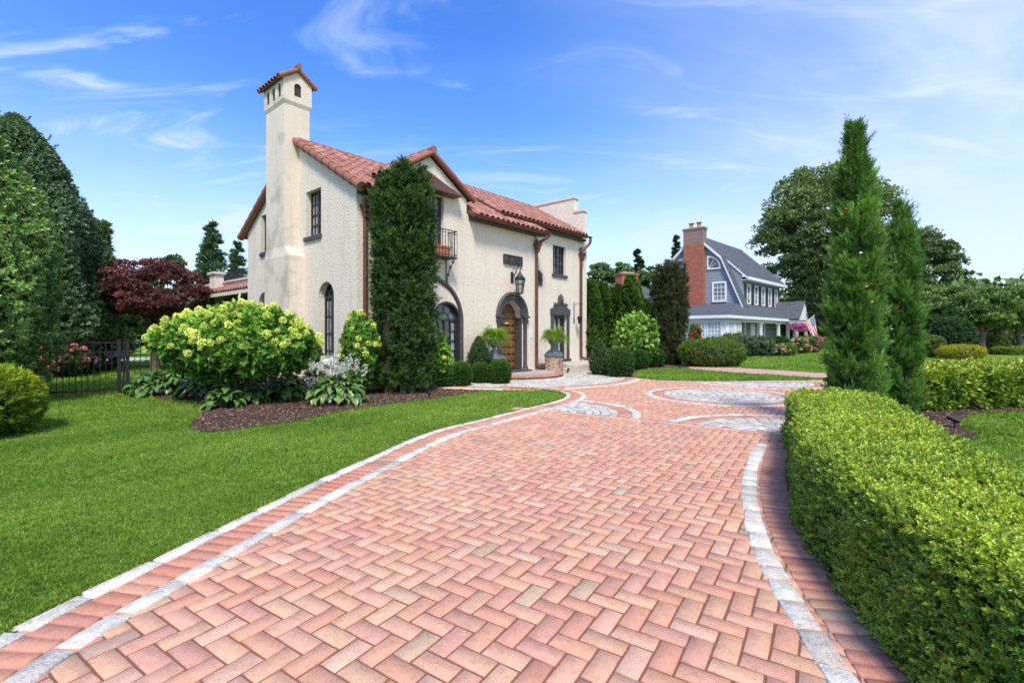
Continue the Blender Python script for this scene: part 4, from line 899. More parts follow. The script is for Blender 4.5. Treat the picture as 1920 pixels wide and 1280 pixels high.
for i, (px, py, Y, c, lab) in enumerate(((1680, 577, 8.72, (.6, .03, .03), 'red bulb'), (1670, 618, 8.72, (.8, .82, .85), 'white bulb'), (1672, 520, 8.74, (.02, .05, .4), 'blue bulb'))):
    o = MB(); o.lathe([(.006, 0), (.015, .014), (.014, .03), (0, .05)], 8); ob = o.build('light_bulb', mat('bulb', c, .3, spec=.7), smooth=True); ob.location = (AX(px, Y), Y, ZY(py, Y)); ob.rotation_euler = (RAD(60), .4, 0)
    tag(ob, lab+' caught in the shorter cypress', 'light bulb', 'string light bulbs in the cypresses')
# arborvitae row -------------------------------------------------------------
AV = sprig(10, .11, .05, .12, .15, .8, 7, curl=.03)
def arbor(label, x, y, r, h, n=1900):
    o = thing('arborvitae', label, 'arborvitae', (x, y, 0), group='arborvitae row behind the stucco house')
    z = rng.uniform(.0, 1, n)**.85; a = rng.uniform(0, 6.28, n); prof = np.interp(z, [0, .1, .4, .8, .95, 1], [.85, 1, .95, .5, .22, .03])
    lp = np.sin(z*h*4+a*3)*np.cos(a*2+z*7); R_ = r*prof*(1+.09*lp)*(1-.2*rng.uniform(0, 1, n)**2)
    P = np.stack([R_*np.cos(a), R_*np.sin(a), z*h], 1); D = np.stack([np.cos(a), np.sin(a), np.full(n, 1.6)], 1)+rng.normal(0, .3, (n, 3))
    foliage('foliage', [scatter(AV, P, D, rng.uniform(.9, 1.5, n), tints(n, (.03, .075, .012), (.12, .21, .03), .18, .45+lp*.4))], 'leaf', o)
    m = MB(); m.lathe([(r*.75, 0), (r*.8, h*.1), (r*.72, h*.4), (r*.36, h*.8), (0, h*.93)], 10); m.build('inner_twigs', M['twig'], o)
for px, tp, Y, r, lab in ((1108, 531, 24.0, .62, 'arborvitae touching the right edge of the cream house'), (1130, 535, 25.5, .62, 'second arborvitae from the cream house'), (1149, 544, 27.0, .58, 'slim arborvitae third from the cream house'), (1160, 540, 25.2, .5, 'narrow arborvitae fourth from the cream house'), (1182, 522, 24.2, .66, 'tallest broad arborvitae left of the pale hydrangea'), (1190, 530, 27.5, .66, 'arborvitae half hidden right behind the tallest one'), (1211, 567, 29, .72, 'short arborvitae tip between the tallest one and the brown yew')):
    arbor(lab, AX(px, Y), Y, r, ZY(tp, Y))
# hydrangeas ---------------------------------------------------------------------
HL = sprig(7, .14, .082, .10, .5, 1.45, 9, curl=.18)
def floret(n, r, h, seed):
    rr = np.random.default_rng(seed); d = unit(rr.normal(size=(n, 3))); z = np.clip(d[:, 2]*.5+.5, 0, 1)
    B = d*np.array([r, r, h*.5])*(1-.35*z)[:, None]*rr.uniform(.7, 1, (n, 1))+np.array([0, 0, h*.5])
    V, Fc = leafset(B-d*.012, d+rr.normal(0, .8, (n, 3)), d, .034, .034, curl=.1); return V, Fc, np.repeat(rr.uniform(.85, 1.15, n), 2)
FL = floret(60, .075, .15, 3); FB = floret(80, .085, .14, 5)
def hydrangea(name, label, x, y, z0, rad, n, nfl, fc1, fc2, lc1, lc2, fl=FL, group=None, cat='hydrangea', sc=1., trunk=True, fsc=1., top=.25):
    o = thing(name, label, cat, (x, y, 0), group=group); c = (0, 0, z0)
    P, nn = blob(n, c, rad, 4.2, .30, .42, int(abs(x*7))+3, .02); k = len(P)
    D = unit(nn+rng.normal(0, .35, (k, 3))+np.array([0, 0, .45]))
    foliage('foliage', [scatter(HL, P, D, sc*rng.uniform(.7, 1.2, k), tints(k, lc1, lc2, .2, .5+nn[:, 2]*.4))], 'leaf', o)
    P, nn = blob(nfl*3, c, tuple(a*1.10 for a in rad), 4.2, .30, .16, int(abs(x*7))+3, .3)
    m_ = nn[:, 2] > top-rng.uniform(0, .55, len(nn))**1; P, nn = P[m_][:nfl], nn[m_][:nfl]; k = len(P)
    D = unit(nn*.8+rng.normal(0, .3, (k, 3))+np.array([0, 0, .6]))
    foliage('blossoms', [scatter(fl, P, D, fsc*rng.uniform(.65, 1.15, k), tints(k, fc1, fc2, .08))], 'petal', o)
    if trunk: branches(o, (0, 0), 9, z0+rad[2]*.4, rad[0]*.75, .045, 'stem')
    return o
YG1, YG2 = (.58, .66, .13), (.78, .78, .28); L1_, L2_ = (.06, .15, .02), (.19, .36, .045)
hydrangea('hydrangea', 'biggest hydrangea with pale lime flower heads in the mulch bed', AX(448, 11.1), 11.1, 1.36, (1.62, 1.05, .72), 2200, 250, YG1, YG2, L1_, L2_, top=.15, fsc=1.3)
hydrangea('hydrangea', 'lime flowered hydrangea between the arched window and the tall yew', AX(676, 12.5), 12.45, 1.2, (.33, .34, .84), 420, 50, YG1, YG2, L1_, L2_, top=-.2, fsc=1.2)
hydrangea('hydrangea', 'small lime hydrangea peeping out right of the tall yew', AX(826, 14.6), 14.5, .75, (.3, .3, .65), 260, 16, YG1, YG2, L1_, L2_, top=-.2)
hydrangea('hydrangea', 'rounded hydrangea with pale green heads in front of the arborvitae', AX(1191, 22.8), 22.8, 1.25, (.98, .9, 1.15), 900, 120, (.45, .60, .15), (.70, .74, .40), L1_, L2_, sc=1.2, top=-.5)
# hostas ------------------------------------------------------------------------------
def bigleaf(L, W, seed=0):
    t = np.array([0, .25, .5, .78, 1.]); wv = np.array([.06, .8, 1, .62, 0])*W/2; zc = np.array([0, .10, .13, .02, -.20])*L; V = []
    for i in range(5): V += [(-wv[i], t[i]*L, zc[i]+.18*wv[i]), (0, t[i]*L, zc[i]-.12*wv[i]), (wv[i], t[i]*L, zc[i]+.18*wv[i])]
    Fc = []
    for i in range(4):
        a = i*3
        for q in ((a, a+1, a+4, a+3), (a+1, a+2, a+5, a+4)): Fc += [q[:3], (q[0], q[2], q[3])]
    return np.array(V), np.array(Fc)
BLV, BLF = bigleaf(.26, .15)
def orient_leaves(V0, F0, B, az, tilt, sc, tint, roll=None):
    n = len(B); ca, sa = np.cos(az), np.sin(az); ct, st = np.cos(tilt), np.sin(tilt)
    Yd = np.stack([ca*ct, sa*ct, st], 1); Xd = np.stack([sa, -ca, 0*ca], 1); Zd = np.cross(Xd, Yd); 
    if roll is not None:
        cr, sr_ = np.cos(roll)[:, None], np.sin(roll)[:, None]; Xd, Zd = Xd*cr+Zd*sr_, Zd*cr-Xd*sr_
    Bm = np.stack([Xd, Yd, Zd], 1); out = np.einsum('vk,nkj->nvj', V0, Bm)*sc[:, None, None]+B[:, None]
    Fo = (F0[None]+(np.arange(n)*len(V0))[:, None, None]).reshape(-1, 3)
    return out.reshape(-1, 3), Fo, np.repeat(tint, len(F0), 0)
def hosta(label, x, y, r, h, n, c1, c2, stalks=0, sc=1., group='hostas in the mulch bed'):
    o = thing('hosta', label, 'hosta', (x, y, 0), group=group)
    u_ = rng.uniform(0, 1, n)**.7; az = rng.uniform(0, 6.28, n); rr = r*.78*u_; z = h*(1-.75*u_**2)*rng.uniform(.75, 1.05, n)+.03
    B = np.stack([rr*np.cos(az), rr*np.sin(az), z], 1); tilt = .55-1.25*u_+rng.normal(0, .16, n)
    foliage('leaves', [orient_leaves(BLV, BLF, B, az+rng.normal(0, .35, n), tilt, sc*rng.uniform(.6, 1.1, n), tints(n, c1, c2, .16), rng.normal(0, .25, n))], 'gloss_leaf', o)
    m = MB()
    for i in range(26):
        a = 6.28*i/26; k = random.uniform(.3, .8); m.tube([(0, 0, 0), (r*k*.4*math.cos(a), r*k*.4*math.sin(a), h*.6), (r*k*math.cos(a), r*k*math.sin(a), h*(1-.7*k*k))], .007, 4)
    m.build('stems', mat('hosta_stem', (.06, .12, .03), .6), o)
    if stalks:
        m = MB(); parts = []; BE_ = sprig(5, .05, .018, .005, .3, .5, 31)
        for i in range(stalks):
            a = random.uniform(0, 6.28); k = random.uniform(.1, .9)*r*.8; hh = h+random.uniform(.3, .62); e = np.array([k*math.cos(a)*1.3, k*math.sin(a)*1.3, hh])
            m.tube([(k*.6*math.cos(a), k*.6*math.sin(a), h*.5), tuple(e)], [.006, .003], 4)
            nb = 11; q = e-np.array([0, 0, 1])*np.linspace(0, .24, nb)[:, None]+rng.normal(0, .018, (nb, 3)); D = np.stack([rng.normal(0, 1, nb), rng.normal(0, 1, nb), np.full(nb, -.9)], 1)
            parts.append(scatter(BE_, q, D, rng.uniform(.8, 1.3, nb), tints(nb, (.60, .56, .60), (.70, .68, .70), .06)))
        m.build('flower_stalks', MATS['hosta_stem'], o); foliage('flowers', parts, 'petal', o)
    return o
HG1, HG2 = (.035, .09, .025), (.14, .24, .06)
def GP(px, py, dy=0): Y = F*EYE/(py-HZ)+dy; return AX(px, Y), Y
for px, py, r, h, n, st, lab in ((285, 746, .62, .50, 150, 0, 'dark hosta at the left end of the bed beside the black fence'), (345, 742, .66, .58, 170, 0, 'broad hosta behind the lawn corner, second from the fence'), (408, 742, .52, .50, 130, 0, 'hosta under the left half of the big hydrangea'), (420, 772, .40, .30, 90, 0, 'small hosta on the mulch point at the hydrangea foot'), (372, 752, .5, .45, 130, 0, 'hosta filling the bed edge just left of the hydrangea foot'), (462, 762, .5, .36, 120, 0, 'hosta directly in front of the big hydrangea stems'), (528, 757, .5, .40, 130, 0, 'hosta at the right front of the big hydrangea'), (492, 752, .62, .46, 150, 0, 'hosta just right of the big hydrangea stems'), (540, 748, .55, .46, 140, 0, 'hosta beside the white lattice edging')):
    x, y = GP(px, py, .5); hosta(lab, x, y, r, h, n, HG1, HG2, st)
x, y = GP(632, 764, .62); hosta('lightest hosta full of white bell flowers in front of the tall yew', x, y, .74, .56, 230, (.05, .11, .03), (.19, .30, .07), 30)
x, y = GP(690, 738, .4); hosta('flowering hosta tucked behind the lightest one at the yew foot', x, y, .5, .62, 110, HG1, (.13, .22, .06), 22)
x, y = GP(590, 738, .4); hosta('flowering hosta below the arched side window', x, y, .5, .5, 100, HG1, (.13, .22, .06), 20)
x, y = GP(1090, 697, .3); hosta('tiny yellow green plant at the terrace edge', x, y, .35, .22, 60, (.12, .18, .03), (.32, .36, .08), 0, .7, None)
# ferns in the urns --------------------------------------------------------------------------
def fern(label, loc, seed):
    o = thing('boston_fern', label, 'fern', loc, group='ferns in the copper urns'); rr = np.random.default_rng(seed); B_, D_, N_, L_ = [], [], [], []; 
    for i in range(150):
        a = rr.uniform(0, 6.28); L = rr.uniform(.62, .98); up = rr.uniform(.3, 1.9); t = np.linspace(.08, 1, 20)
        x = L*t*(.92-.16*up); z = L*(up*t-(up*.85+rr.uniform(.15, .75))*t**2.0); q = np.stack([x*math.cos(a), x*math.sin(a), z+.02], 1)
        side = np.array([-math.sin(a), math.cos(a), 0])
        for s_ in (-1, 1): B_.append(q); D_.append(np.repeat((side*s_)[None], 20, 0)+np.array([math.cos(a), math.sin(a), -.25])*.5); N_.append(np.tile([0, 0, 1.], (20, 1))); L_.append(.085*np.sin(np.pi*np.clip(t*.86+.14, 0, 1))+.012)
    B_, D_, N_, L_ = map(np.concatenate, (B_, D_, N_, L_)); V, Fc = leafset(B_, D_, N_, L_, .024, curl=.1); n = len(B_)
    tn = np.repeat(tints(n//20, (.12, .24, .025), (.38, .50, .07), .14), 20, 0)
    npmesh('fronds', V, Fc, M['leaf'], o, np.repeat(tn, 2, 0))
fern('arching yellow green fern in the left urn by the front door', F1, 1); fern('arching yellow green fern in the right urn before the french door', F2, 2)
# ------------------------------------------------------------------ trees and shrubs further off
def limb_tree(o, h, r0, c, rad, nl, seed, m='bark', base=.0):
    rr = random.Random(seed); b = MB(); ends = []
    hb = h*.34; b.tube([(0, 0, 0), (rr.uniform(-.1, .1), 0, hb*.5), (rr.uniform(-.2, .2), rr.uniform(-.1, .1), hb)], [r0*1.25, r0, r0*.85], 9)
    for i in range(nl):
        a = 2.4*i+rr.uniform(-.3, .3); el = rr.uniform(.25, 1.0); e = Vector((c[0]+rad[0]*.78*math.cos(a)*math.cos(el)*rr.uniform(.6, 1), c[1]+rad[1]*.78*math.sin(a)*math.cos(el)*rr.uniform(.6, 1), c[2]+rad[2]*(.85*math.sin(el)*2-.75)))
        s_ = Vector((0, 0, hb*rr.uniform(.75, 1))); mid = s_.lerp(e, .5)+Vector((rr.uniform(-.3, .3), rr.uniform(-.3, .3), rr.uniform(0, .1)*h))
        b.tube([s_, mid, e], [r0*.42, r0*.26, r0*.08], 6)
    return b.build('trunk', M[m], o, smooth=True)
def clump_crown(o, c, rad, ncl, per, clr, leaf, c1, c2, seed, flat=.65, shell=.35, la=.18, mt='far_leaf', zmin=None, shape=None):
    rr = np.random.default_rng(seed); d = unit(rr.normal(size=(ncl, 3))); k = (1+la*lumps(d, 4, seed))*(1-shell*rr.uniform(0, 1, ncl)**1.3)
    Cc = d*k[:, None]*np.array(rad)+np.array(c)
    if zmin is not None: Cc = Cc[Cc[:, 2] > zmin]
    parts = []; 
    for q in Cc:
        s_ = clr*rr.uniform(.6, 1.35); n = int(per*rr.uniform(.6, 1.3)); dd = unit(rr.normal(size=(n, 3))); dd[:, 2] = np.abs(dd[:, 2])*1.0-.25*rr.uniform(0, 1, n)
        P = q+dd*np.array([s_, s_, s_*flat])*rr.uniform(.45, 1, (n, 1)); D = unit(dd+rr.normal(0, .5, (n, 3)))
        Nn = dd+rr.normal(0, .4, (n, 3)); V, Fc = leafset(P, D, Nn, leaf*rr.uniform(.7, 1.3, n), leaf*.62, curl=.15)
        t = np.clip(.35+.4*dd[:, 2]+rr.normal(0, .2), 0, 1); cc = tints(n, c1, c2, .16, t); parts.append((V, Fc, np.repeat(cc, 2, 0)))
    return foliage('crown', parts, mt, o)
def tree(name, label, px, Y, top, wpx, bot, ncl, per, leaf, c1, c2, seed, r0=.25, cat='tree', group=None, clr=.16, flat=.65, dep=.8, shell=.35, la=.18, nl=9):
    x = AX(px, Y); zt = ZY(top, Y); zb = ZY(bot, Y); rx = wpx/2/F*Y; o = thing(name, label, cat, (x, Y, 0), group=group)
    c = (0, 0, (zt+zb)/2); rad = (rx, rx*dep, (zt-zb)/2*.96)
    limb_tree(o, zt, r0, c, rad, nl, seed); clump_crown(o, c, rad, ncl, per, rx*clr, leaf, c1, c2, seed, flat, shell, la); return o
OK1, OK2 = (.075, .11, .035), (.25, .31, .12)
tree('oak_tree', 'huge dark oak rising behind the grey gambrel house', 1545, 58, 322, 225, 545, 330, 160, .36, OK1, OK2, 21, .75, clr=.20, la=.25, nl=14)
tree('oak_tree', 'lower spreading oak right behind the cypresses', 1722, 62, 428, 120, 600, 190, 140, .36, (.07, .11, .04), (.22, .29, .12), 22, .6, clr=.22, nl=10)
tree('shade_tree', 'dark leafy tree directly behind the gambrel house porch', 1530, 52, 520, 110, 640, 80, 130, .3, (.018, .034, .012), (.055, .09, .03), 24, .3, clr=.25)
# conifers
def conifer(name, label, px, Y, top, wpx, c1, c2, seed, layers=13, droop=.12, bot=None, leafs=.22, cat='conifer'):
    x = AX(px, Y); h = ZY(top, Y); r = wpx/2/F*Y; o = thing(name, label, cat, (x, Y, 0)); rr = np.random.default_rng(seed); parts = []
    stem(o, [(0, 0, 0), (0, 0, h*.6), (0, 0, h*.98)], [.22, .12, .02], 'trunk')
    zb = (ZY(bot, Y)/h if bot else .1)
    layers = int(layers*1.9)
    for i in range(layers):
        k = i/(layers-1); zc = h*(zb+(1-zb)*k); R_ = r*(1-k)**.8*rr.uniform(.8, 1.1)+.12
        for j in range(int(5+8*(1-k))):
            a = rr.uniform(0, 6.28); zc = h*(zb+(1-zb)*min(1, max(0, k+rr.normal(0, .5/layers)))); L = R_*rr.uniform(.7, 1.15); n = 60; t = rr.uniform(.15, 1, n)
            q = np.stack([L*t*math.cos(a), L*t*math.sin(a), zc+L*t*(.12-droop*t)], 1)+rr.normal(0, 1, (n, 3))*np.array([.14, .14, .12])*(L+.3)*(1.2-t)[:, None]
            D = np.stack([math.cos(a)+rr.normal(0, .5, n), math.sin(a)+rr.normal(0, .5, n), rr.normal(.35, .4, n)], 1)
            V, Fc = leafset(q, D, rr.normal(0, 1, (n, 3)), leafs*rr.uniform(.7, 1.2, n), leafs*.3, curl=.1); parts.append((V, Fc, np.repeat(tints(n, c1, c2, .2), 2, 0)))
    foliage('crown', parts, 'far_leaf', o)
conifer('conifer', 'taller blue green conifer behind the rear wing of the cream house', 398, 36, 420, 100, (.05, .10, .05), (.14, .22, .10), 31, 15, leafs=.3)
conifer('conifer', 'shorter conifer close to the cream house roof edge', 444, 36, 458, 66, (.05, .10, .05), (.14, .22, .10), 32, 13, leafs=.3)
conifer('pine_tree', 'pale feathery pine rising behind the dark holly', 188, 24, 420, 105, (.06, .10, .03), (.17, .24, .08), 33, 14, leafs=.3)
conifer('conifer', 'dark conifer seen between the arborvitae and the gambrel house chimney', 1196, 60, 470, 60, (.03, .045, .022), (.08, .11, .05), 34, 14, leafs=.4)
conifer('conifer', 'ragged dark conifer peeking out left of the brick chimney', 1268, 62, 445, 46, (.03, .045, .022), (.08, .11, .05), 35, 14, leafs=.4)
for i, (px, tp, w_, Y, lab) in enumerate(((1128, 498, 90, 52, 'airy tree right behind the edge of the cream house'), (1172, 488, 90, 58, 'green tree behind the far brick chimney'), (1232, 500, 90, 56, 'bright green tree behind the brown green yew'))):
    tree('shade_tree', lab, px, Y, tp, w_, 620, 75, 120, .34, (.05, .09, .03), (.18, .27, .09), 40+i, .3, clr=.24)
# ornamental trees on the right
gr = 'row of small trees along the far lawn'
for i, (px, tp, w_, Y, lab) in enumerate(((1762, 532, 100, 40, 'leafy tree behind the clipped dome bush'), (1842, 538, 105, 37, 'spreading tree with a bare trunk right of the dome bush'), (1912, 540, 110, 38, 'spreading tree at the far right edge with a leaning trunk'), (1800, 545, 90, 50, 'tree in the gap behind the first two lawn trees'), (1880, 548, 80, 50, 'tree in the gap above the red road sign'))):
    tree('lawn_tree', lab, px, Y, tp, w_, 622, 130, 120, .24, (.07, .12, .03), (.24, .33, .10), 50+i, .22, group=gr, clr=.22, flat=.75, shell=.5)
# left boundary: hollies
HY = sprig(8, .085, .045, .07, .4, 1.3, 12, curl=.12)
def holly(label, x, y, r, h, n, c1, c2, seed, sc=1., lf=3.2, z0=.0):
    o = thing('holly_tree', label, 'holly', (x, y, 0)); rr = np.random.default_rng(seed)
    z = rr.uniform(0, 1, n)**.85; a = rr.uniform(0, 6.28, n); prof = np.interp(z, [0, .12, .35, .6, .8, .93, 1], [.75, .95, 1, .82, .52, .24, .02])
    d = np.stack([np.cos(a), np.sin(a), z*2.4], 1); lp = lumps(d, lf*1.6, seed)+.6*lumps(d, lf*4, seed+1)
    R_ = r*prof*(1+.16*lp)*(1-.30*rr.uniform(0, 1, n)**1.8); P = np.stack([R_*np.cos(a), R_*np.sin(a), np.maximum(z*h, z0+rr.uniform(0, .4, n))], 1)
    D = np.stack([np.cos(a), np.sin(a), np.full(n, .6)], 1)+rr.normal(0, .45, (n, 3))
    parts = [scatter(HY, P, D, sc*rr.uniform(.7, 1.3, n), tints(n, c1, c2, .2, .42+lp*.45))]
    for i in range(60):
        zz = rr.uniform(.35, .97); aa = rr.uniform(0, 6.28); R0 = r*np.interp(zz, [0, .12, .35, .6, .8, .93, 1], [.75, .95, 1, .82, .52, .24, .02]); dd = unit(np.array([[math.cos(aa), math.sin(aa), 1.3]]))
        q = np.array([R0*math.cos(aa), R0*math.sin(aa), zz*h])+dd*np.linspace(0, .34, 5)[:, None]; parts.append(scatter(HY, q, np.repeat(dd, 5, 0)+rr.normal(0, .3, (5, 3)), sc*.8, tints(5, c1, c2)))
    foliage('crown', parts, 'gloss_leaf', o)
    m = MB(); m.lathe([(r*.4, z0+.2), (r*.68, z0+h*.08), (r*.70, h*.35), (r*.58, h*.6), (r*.34, h*.8), (0, h*.94)], 12); m.build('inner_twigs', M['twig'], o); stem(o, [(0, 0, 0), (0, 0, h*.9)], [.12, .03], 'trunk')
holly('nearest holly on the left edge with big light glossy leaves', -13.0, 10.4, 2.45, 7.9, 15000, (.07, .15, .03), (.26, .40, .10), 61, 1.15)
holly('darker cone shaped holly behind the black fence', -18.9, 18.5, 2.85, 9.8, 15000, (.045, .095, .035), (.18, .27, .12), 62, 1.35, z0=1.3)
def mound(name, label, px, Y, top, wpx, c1, c2, n, seed, sc=1., tpl=HY, group=None, cat='bush', box=.85, lobe=.08, dep=.8, x=None, zb=0, m='leaf'):
    x = AX(px, Y) if x is None else x; h = ZY(top, Y); r = wpx/2/F*Y; o = thing(name, label, cat, (x, Y, 0), group=group)
    P, nn = blob(n, (0, 0, h*.5), (r, r*dep, h*.5), 4, lobe, .22, seed, .0, box=box); k = len(P); D = unit(nn+rng.normal(0, .4, (k, 3))+np.array([0, 0, .4]))
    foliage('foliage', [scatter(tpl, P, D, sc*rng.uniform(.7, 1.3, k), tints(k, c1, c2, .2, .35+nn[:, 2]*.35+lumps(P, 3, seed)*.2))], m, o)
    b = MB(); K = []
    for (s_, z_) in ((.75, 0), (.85, .3), (.8, .6), (.5, .85), (0, .93)): K.append((s_, z_*h))
    vs = [(r*s_*math.cos(t)*.92, r*dep*s_*math.sin(t)*.92, z_) for s_, z_ in K for t in np.linspace(0, 2*math.pi, 13)[:-1]]; fs = [(i*12+j, i*12+(j+1) % 12, (i+1)*12+(j+1) % 12, (i+1)*12+j) for i in range(4) for j in range(12)]
    b._add(vs, fs); b.build('inner_twigs', M['twig'], o); return o
GOLD = sprig(9, .06, .016, .06, .2, 1.0, 13)
mound('golden_shrub', 'golden yellow green shrub at the left edge under the nearest holly', 0, 8.0, 700, 0, (.10, .16, .012), (.34, .40, .03), 5200, 63, 1.2, GOLD, box=.8, x=-8.35) if False else None
o = thing('golden_shrub', 'golden yellow green shrub at the left edge under the nearest holly', 'shrub', (-8.75, 7.4, 0))
P, nn = blob(6500, (0, 0, .5), (1.1, 1.15, .6), 4, .12, .2, 4, .0, box=.85); k = len(P)
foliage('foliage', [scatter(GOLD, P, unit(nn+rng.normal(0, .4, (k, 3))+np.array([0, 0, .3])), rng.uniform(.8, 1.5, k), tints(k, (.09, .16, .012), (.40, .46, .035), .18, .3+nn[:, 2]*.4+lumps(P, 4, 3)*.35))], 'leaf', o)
b = MB(); b.lathe([(.8, 0), (.95, .3), (.9, .7), (.5, .9), (0, .95)], 12); b.build('inner_twigs', M['twig'], o)
# purple maple
o = tree('japanese_maple', 'purple leaved maple behind the fence and the lime hydrangea', 292, 21, 486, 185, 612, 110, 170, .13, (.065, .025, .03), (.26, .10, .10), 71, .16, cat='maple', clr=.2, flat=.5, nl=13)
tree('shade_tree', 'light green tree top showing above the purple maple', 310, 45, 478, 80, 600, 60, 110, .3, (.05, .08, .03), (.15, .2, .08), 72, .3, clr=.25)
tree('shade_tree', 'deep green tree behind the fence left of the maple', 205, 34, 560, 120, 650, 70, 110, .25, (.03, .06, .015), (.10, .15, .04), 73, .2, clr=.25)
tree('shade_tree', 'dim green tree behind the purple maple and the rear wing', 420, 44, 520, 130, 650, 70, 110, .3, (.02, .04, .012), (.07, .1, .03), 74, .2, clr=.25)
gm = 'pink and blue hydrangeas behind the fence'
for i, (px, bt, tp, c1, c2, lab) in enumerate(((104, 712, 655, (.70, .16, .24), (.85, .35, .42), 'red pink hydrangea behind the left end of the fence'), (135, 706, 662, (.75, .28, .40), (.60, .35, .62), 'pink and violet hydrangea in the middle of the fence panel'), (178, 698, 660, (.52, .40, .80), (.72, .45, .72), 'blue violet hydrangea nearest the gate post'))):
    Y = F*EYE/(bt-HZ)+.7; hydrangea('flower_bush', lab, AX(px, Y), Y, .6, (.8, .7, .6), 420, 85, c1, c2, (.025, .06, .02), (.07, .13, .03), FB, gm, 'hydrangea', 1.1, True, 1.15, -.9)
# clipped shrubs on the far right lawn
mound('dome_bush', 'large dark clipped dome bush on the far right lawn', 1785, 33, 598, 62, (.025, .055, .02), (.07, .13, .045), 2300, 81, 1.6)
mound('golden_bush', 'low flat golden yellow bush in front of the dome bush', 1803, 30, 648, 76, (.22, .24, .015), (.50, .46, .03), 1900, 82, 1.3, GOLD, dep=.6)
mound('round_bush', 'yellow green round bush left of the dome bush', 1748, 32, 632, 36, (.07, .11, .02), (.2, .26, .05), 1100, 83, 1.4)
mound('round_bush', 'green rounded bush right behind the golden bush', 1863, 38, 632, 44, (.05, .085, .02), (.14, .19, .045), 1200, 84, 1.6)
mound('round_bush', 'low yellow green bush farthest right on the lawn', 1895, 37, 652, 60, (.10, .16, .02), (.24, .3, .05), 900, 85, 1.4)
mound('feathery_bush', 'wide feathery mound with brown stems beside the brick walk', 1333, 23.9, 638, 122, (.075, .12, .02), (.19, .29, .045), 3200, 86, 1.5, GOLD, dep=.75)
# planting before the grey house
g3 = 'shrubs in front of the gambrel house'
for i, (px, Y, tp, w_, c1, c2, lab) in enumerate(((1412, 34, 632, 66, (.05, .08, .04), (.16, .21, .12), 'grey green spreading shrub below the sunroom windows'), (1380, 36, 628, 60, (.07, .11, .02), (.2, .27, .06), 'yellow green shrub at the sunroom corner'), (1462, 38, 633, 34, (.03, .06, .02), (.09, .14, .04), 'dark round shrub below the porch'), (1474, 35, 647, 28, (.08, .14, .02), (.18, .28, .06), 'small bright shrub right of the grey green one'), (1345, 34, 636, 66, (.05, .09, .02), (.13, .19, .05), 'green shrub behind the feathery mound'))):
    mound('shrub', lab, px, Y, tp, w_, c1, c2, 1100, 90+i, 1.5, HY, g3, lobe=.16)
for px, Y, z0, rr_, c1, c2, lab in ((1519, 40, .75, .75, (.60, .10, .26), (.75, .30, .42), 'bright pink hydrangea beside the porch steps'), (1500, 38, .6, .6, (.62, .35, .28), (.70, .48, .36), 'salmon flowered bush left of the pink one'), (1458, 34.5, .35, .5, (.55, .33, .30), (.66, .45, .40), 'low dusty pink flowers at the lawn edge'), (1304, 37, 1.15, .3, (.5, .06, .06), (.6, .12, .1), 'red canna flowers by the sunroom windows')):
    hydrangea('flower_bush', lab, AX(px, Y), Y, z0, (rr_*1.2, rr_, z0*.9), 260, 45, c1, c2, (.04, .09, .02), (.1, .18, .04), FB, 'flowers in front of the gambrel house', 'flowers', 1.3, False, 1.6, -.8)
# far wood as one mass
rr = np.random.default_rng(77); parts = []
for i in range(230):
    a = rr.uniform(RAD(-58), RAD(58)); Rr = rr.uniform(78, 105); h = rr.uniform(6.0, 9.0); x, y = Rr*math.sin(a), Rr*math.cos(a); n = 420
    d = unit(rr.normal(size=(n, 3))); d[:, 2] = np.abs(d[:, 2]); P = np.array([x, y, 0])+d*np.array([5.2, 4.5, h])*(1+.2*lumps(d, 5, i))[:, None]*rr.uniform(.75, 1, (n, 1))
    V, Fc = leafset(P, d+rr.normal(0, .5, (n, 3)), d, rr.uniform(.7, 1.2, n), .8, curl=.1); parts.append((V, Fc, np.repeat(tints(n, (.06, .095, .035), (.18, .25, .09), .15, .3+.4*d[:, 2]+.2*math.sin(i*7.)), 2, 0)))
V, Fc, C = merge(parts); o = npmesh('woodland', V, Fc, M['far_leaf'], None, C); tag(o, 'far belt of mixed green trees along the horizon', 'woodland', kind='stuff')

# ------------------------------------------------------------------ fence, lights, small things
FA = math.atan2(-.78, 1) ; a0 = Vector((*G(60, 750), 0)); a1 = Vector((*G(228, 741), 0)); dv = (a1-a0).normalized(); fang = math.atan2(dv.y, dv.x)
start = a1-dv*7.2
FN = thing('iron_fence', 'black metal picket fence with a gate post in front of the hollies', 'fence', tuple(start), fang)
Lf = 7.2; L2f = Lf+3.2; hf = 1.37
for z in (.16, 1.13, hf):
    b = MB(); b.box(0, L2f, -.016, .016, z-.016, z+.016); b.build('rail', M['iron'], FN)
b = MB(); b.box(-.0075, .0075, -.0075, .0075, .02, hf); pk = b.build('picket', M['iron'], FN); pk.location = (.1, 0, 0)
for i in range(1, int(L2f/.117)):
    if not (.1+i*.117 > Lf-6.3): continue
    c = pk.copy(); COL.objects.link(c); c.parent = FN; c.location = (.1+i*.117, 0, 0)
for x, hh in ((Lf-.05, 1.42), (Lf+.12, 1.42), (0.02, 1.42), (L2f, 1.42)):
    b = MB(); b.box(x-.038, x+.038, -.04, .04, 0, hh); b.box(x-.048, x+.048, -.05, .05, hh, hh+.03); b.build('post', M['iron'], FN)
b = MB(); b.box(Lf-.1, Lf+.17, -.06, .06, 1.0, 1.1); b.build('latch', M['iron'], FN)
b = MB(); b.tube([(Lf, .3, 0), (Lf+.02, .3, 1.0), (Lf+.06, .3, 1.72)], .022, 8); b.build('lamp_pole', M['iron'], FN)
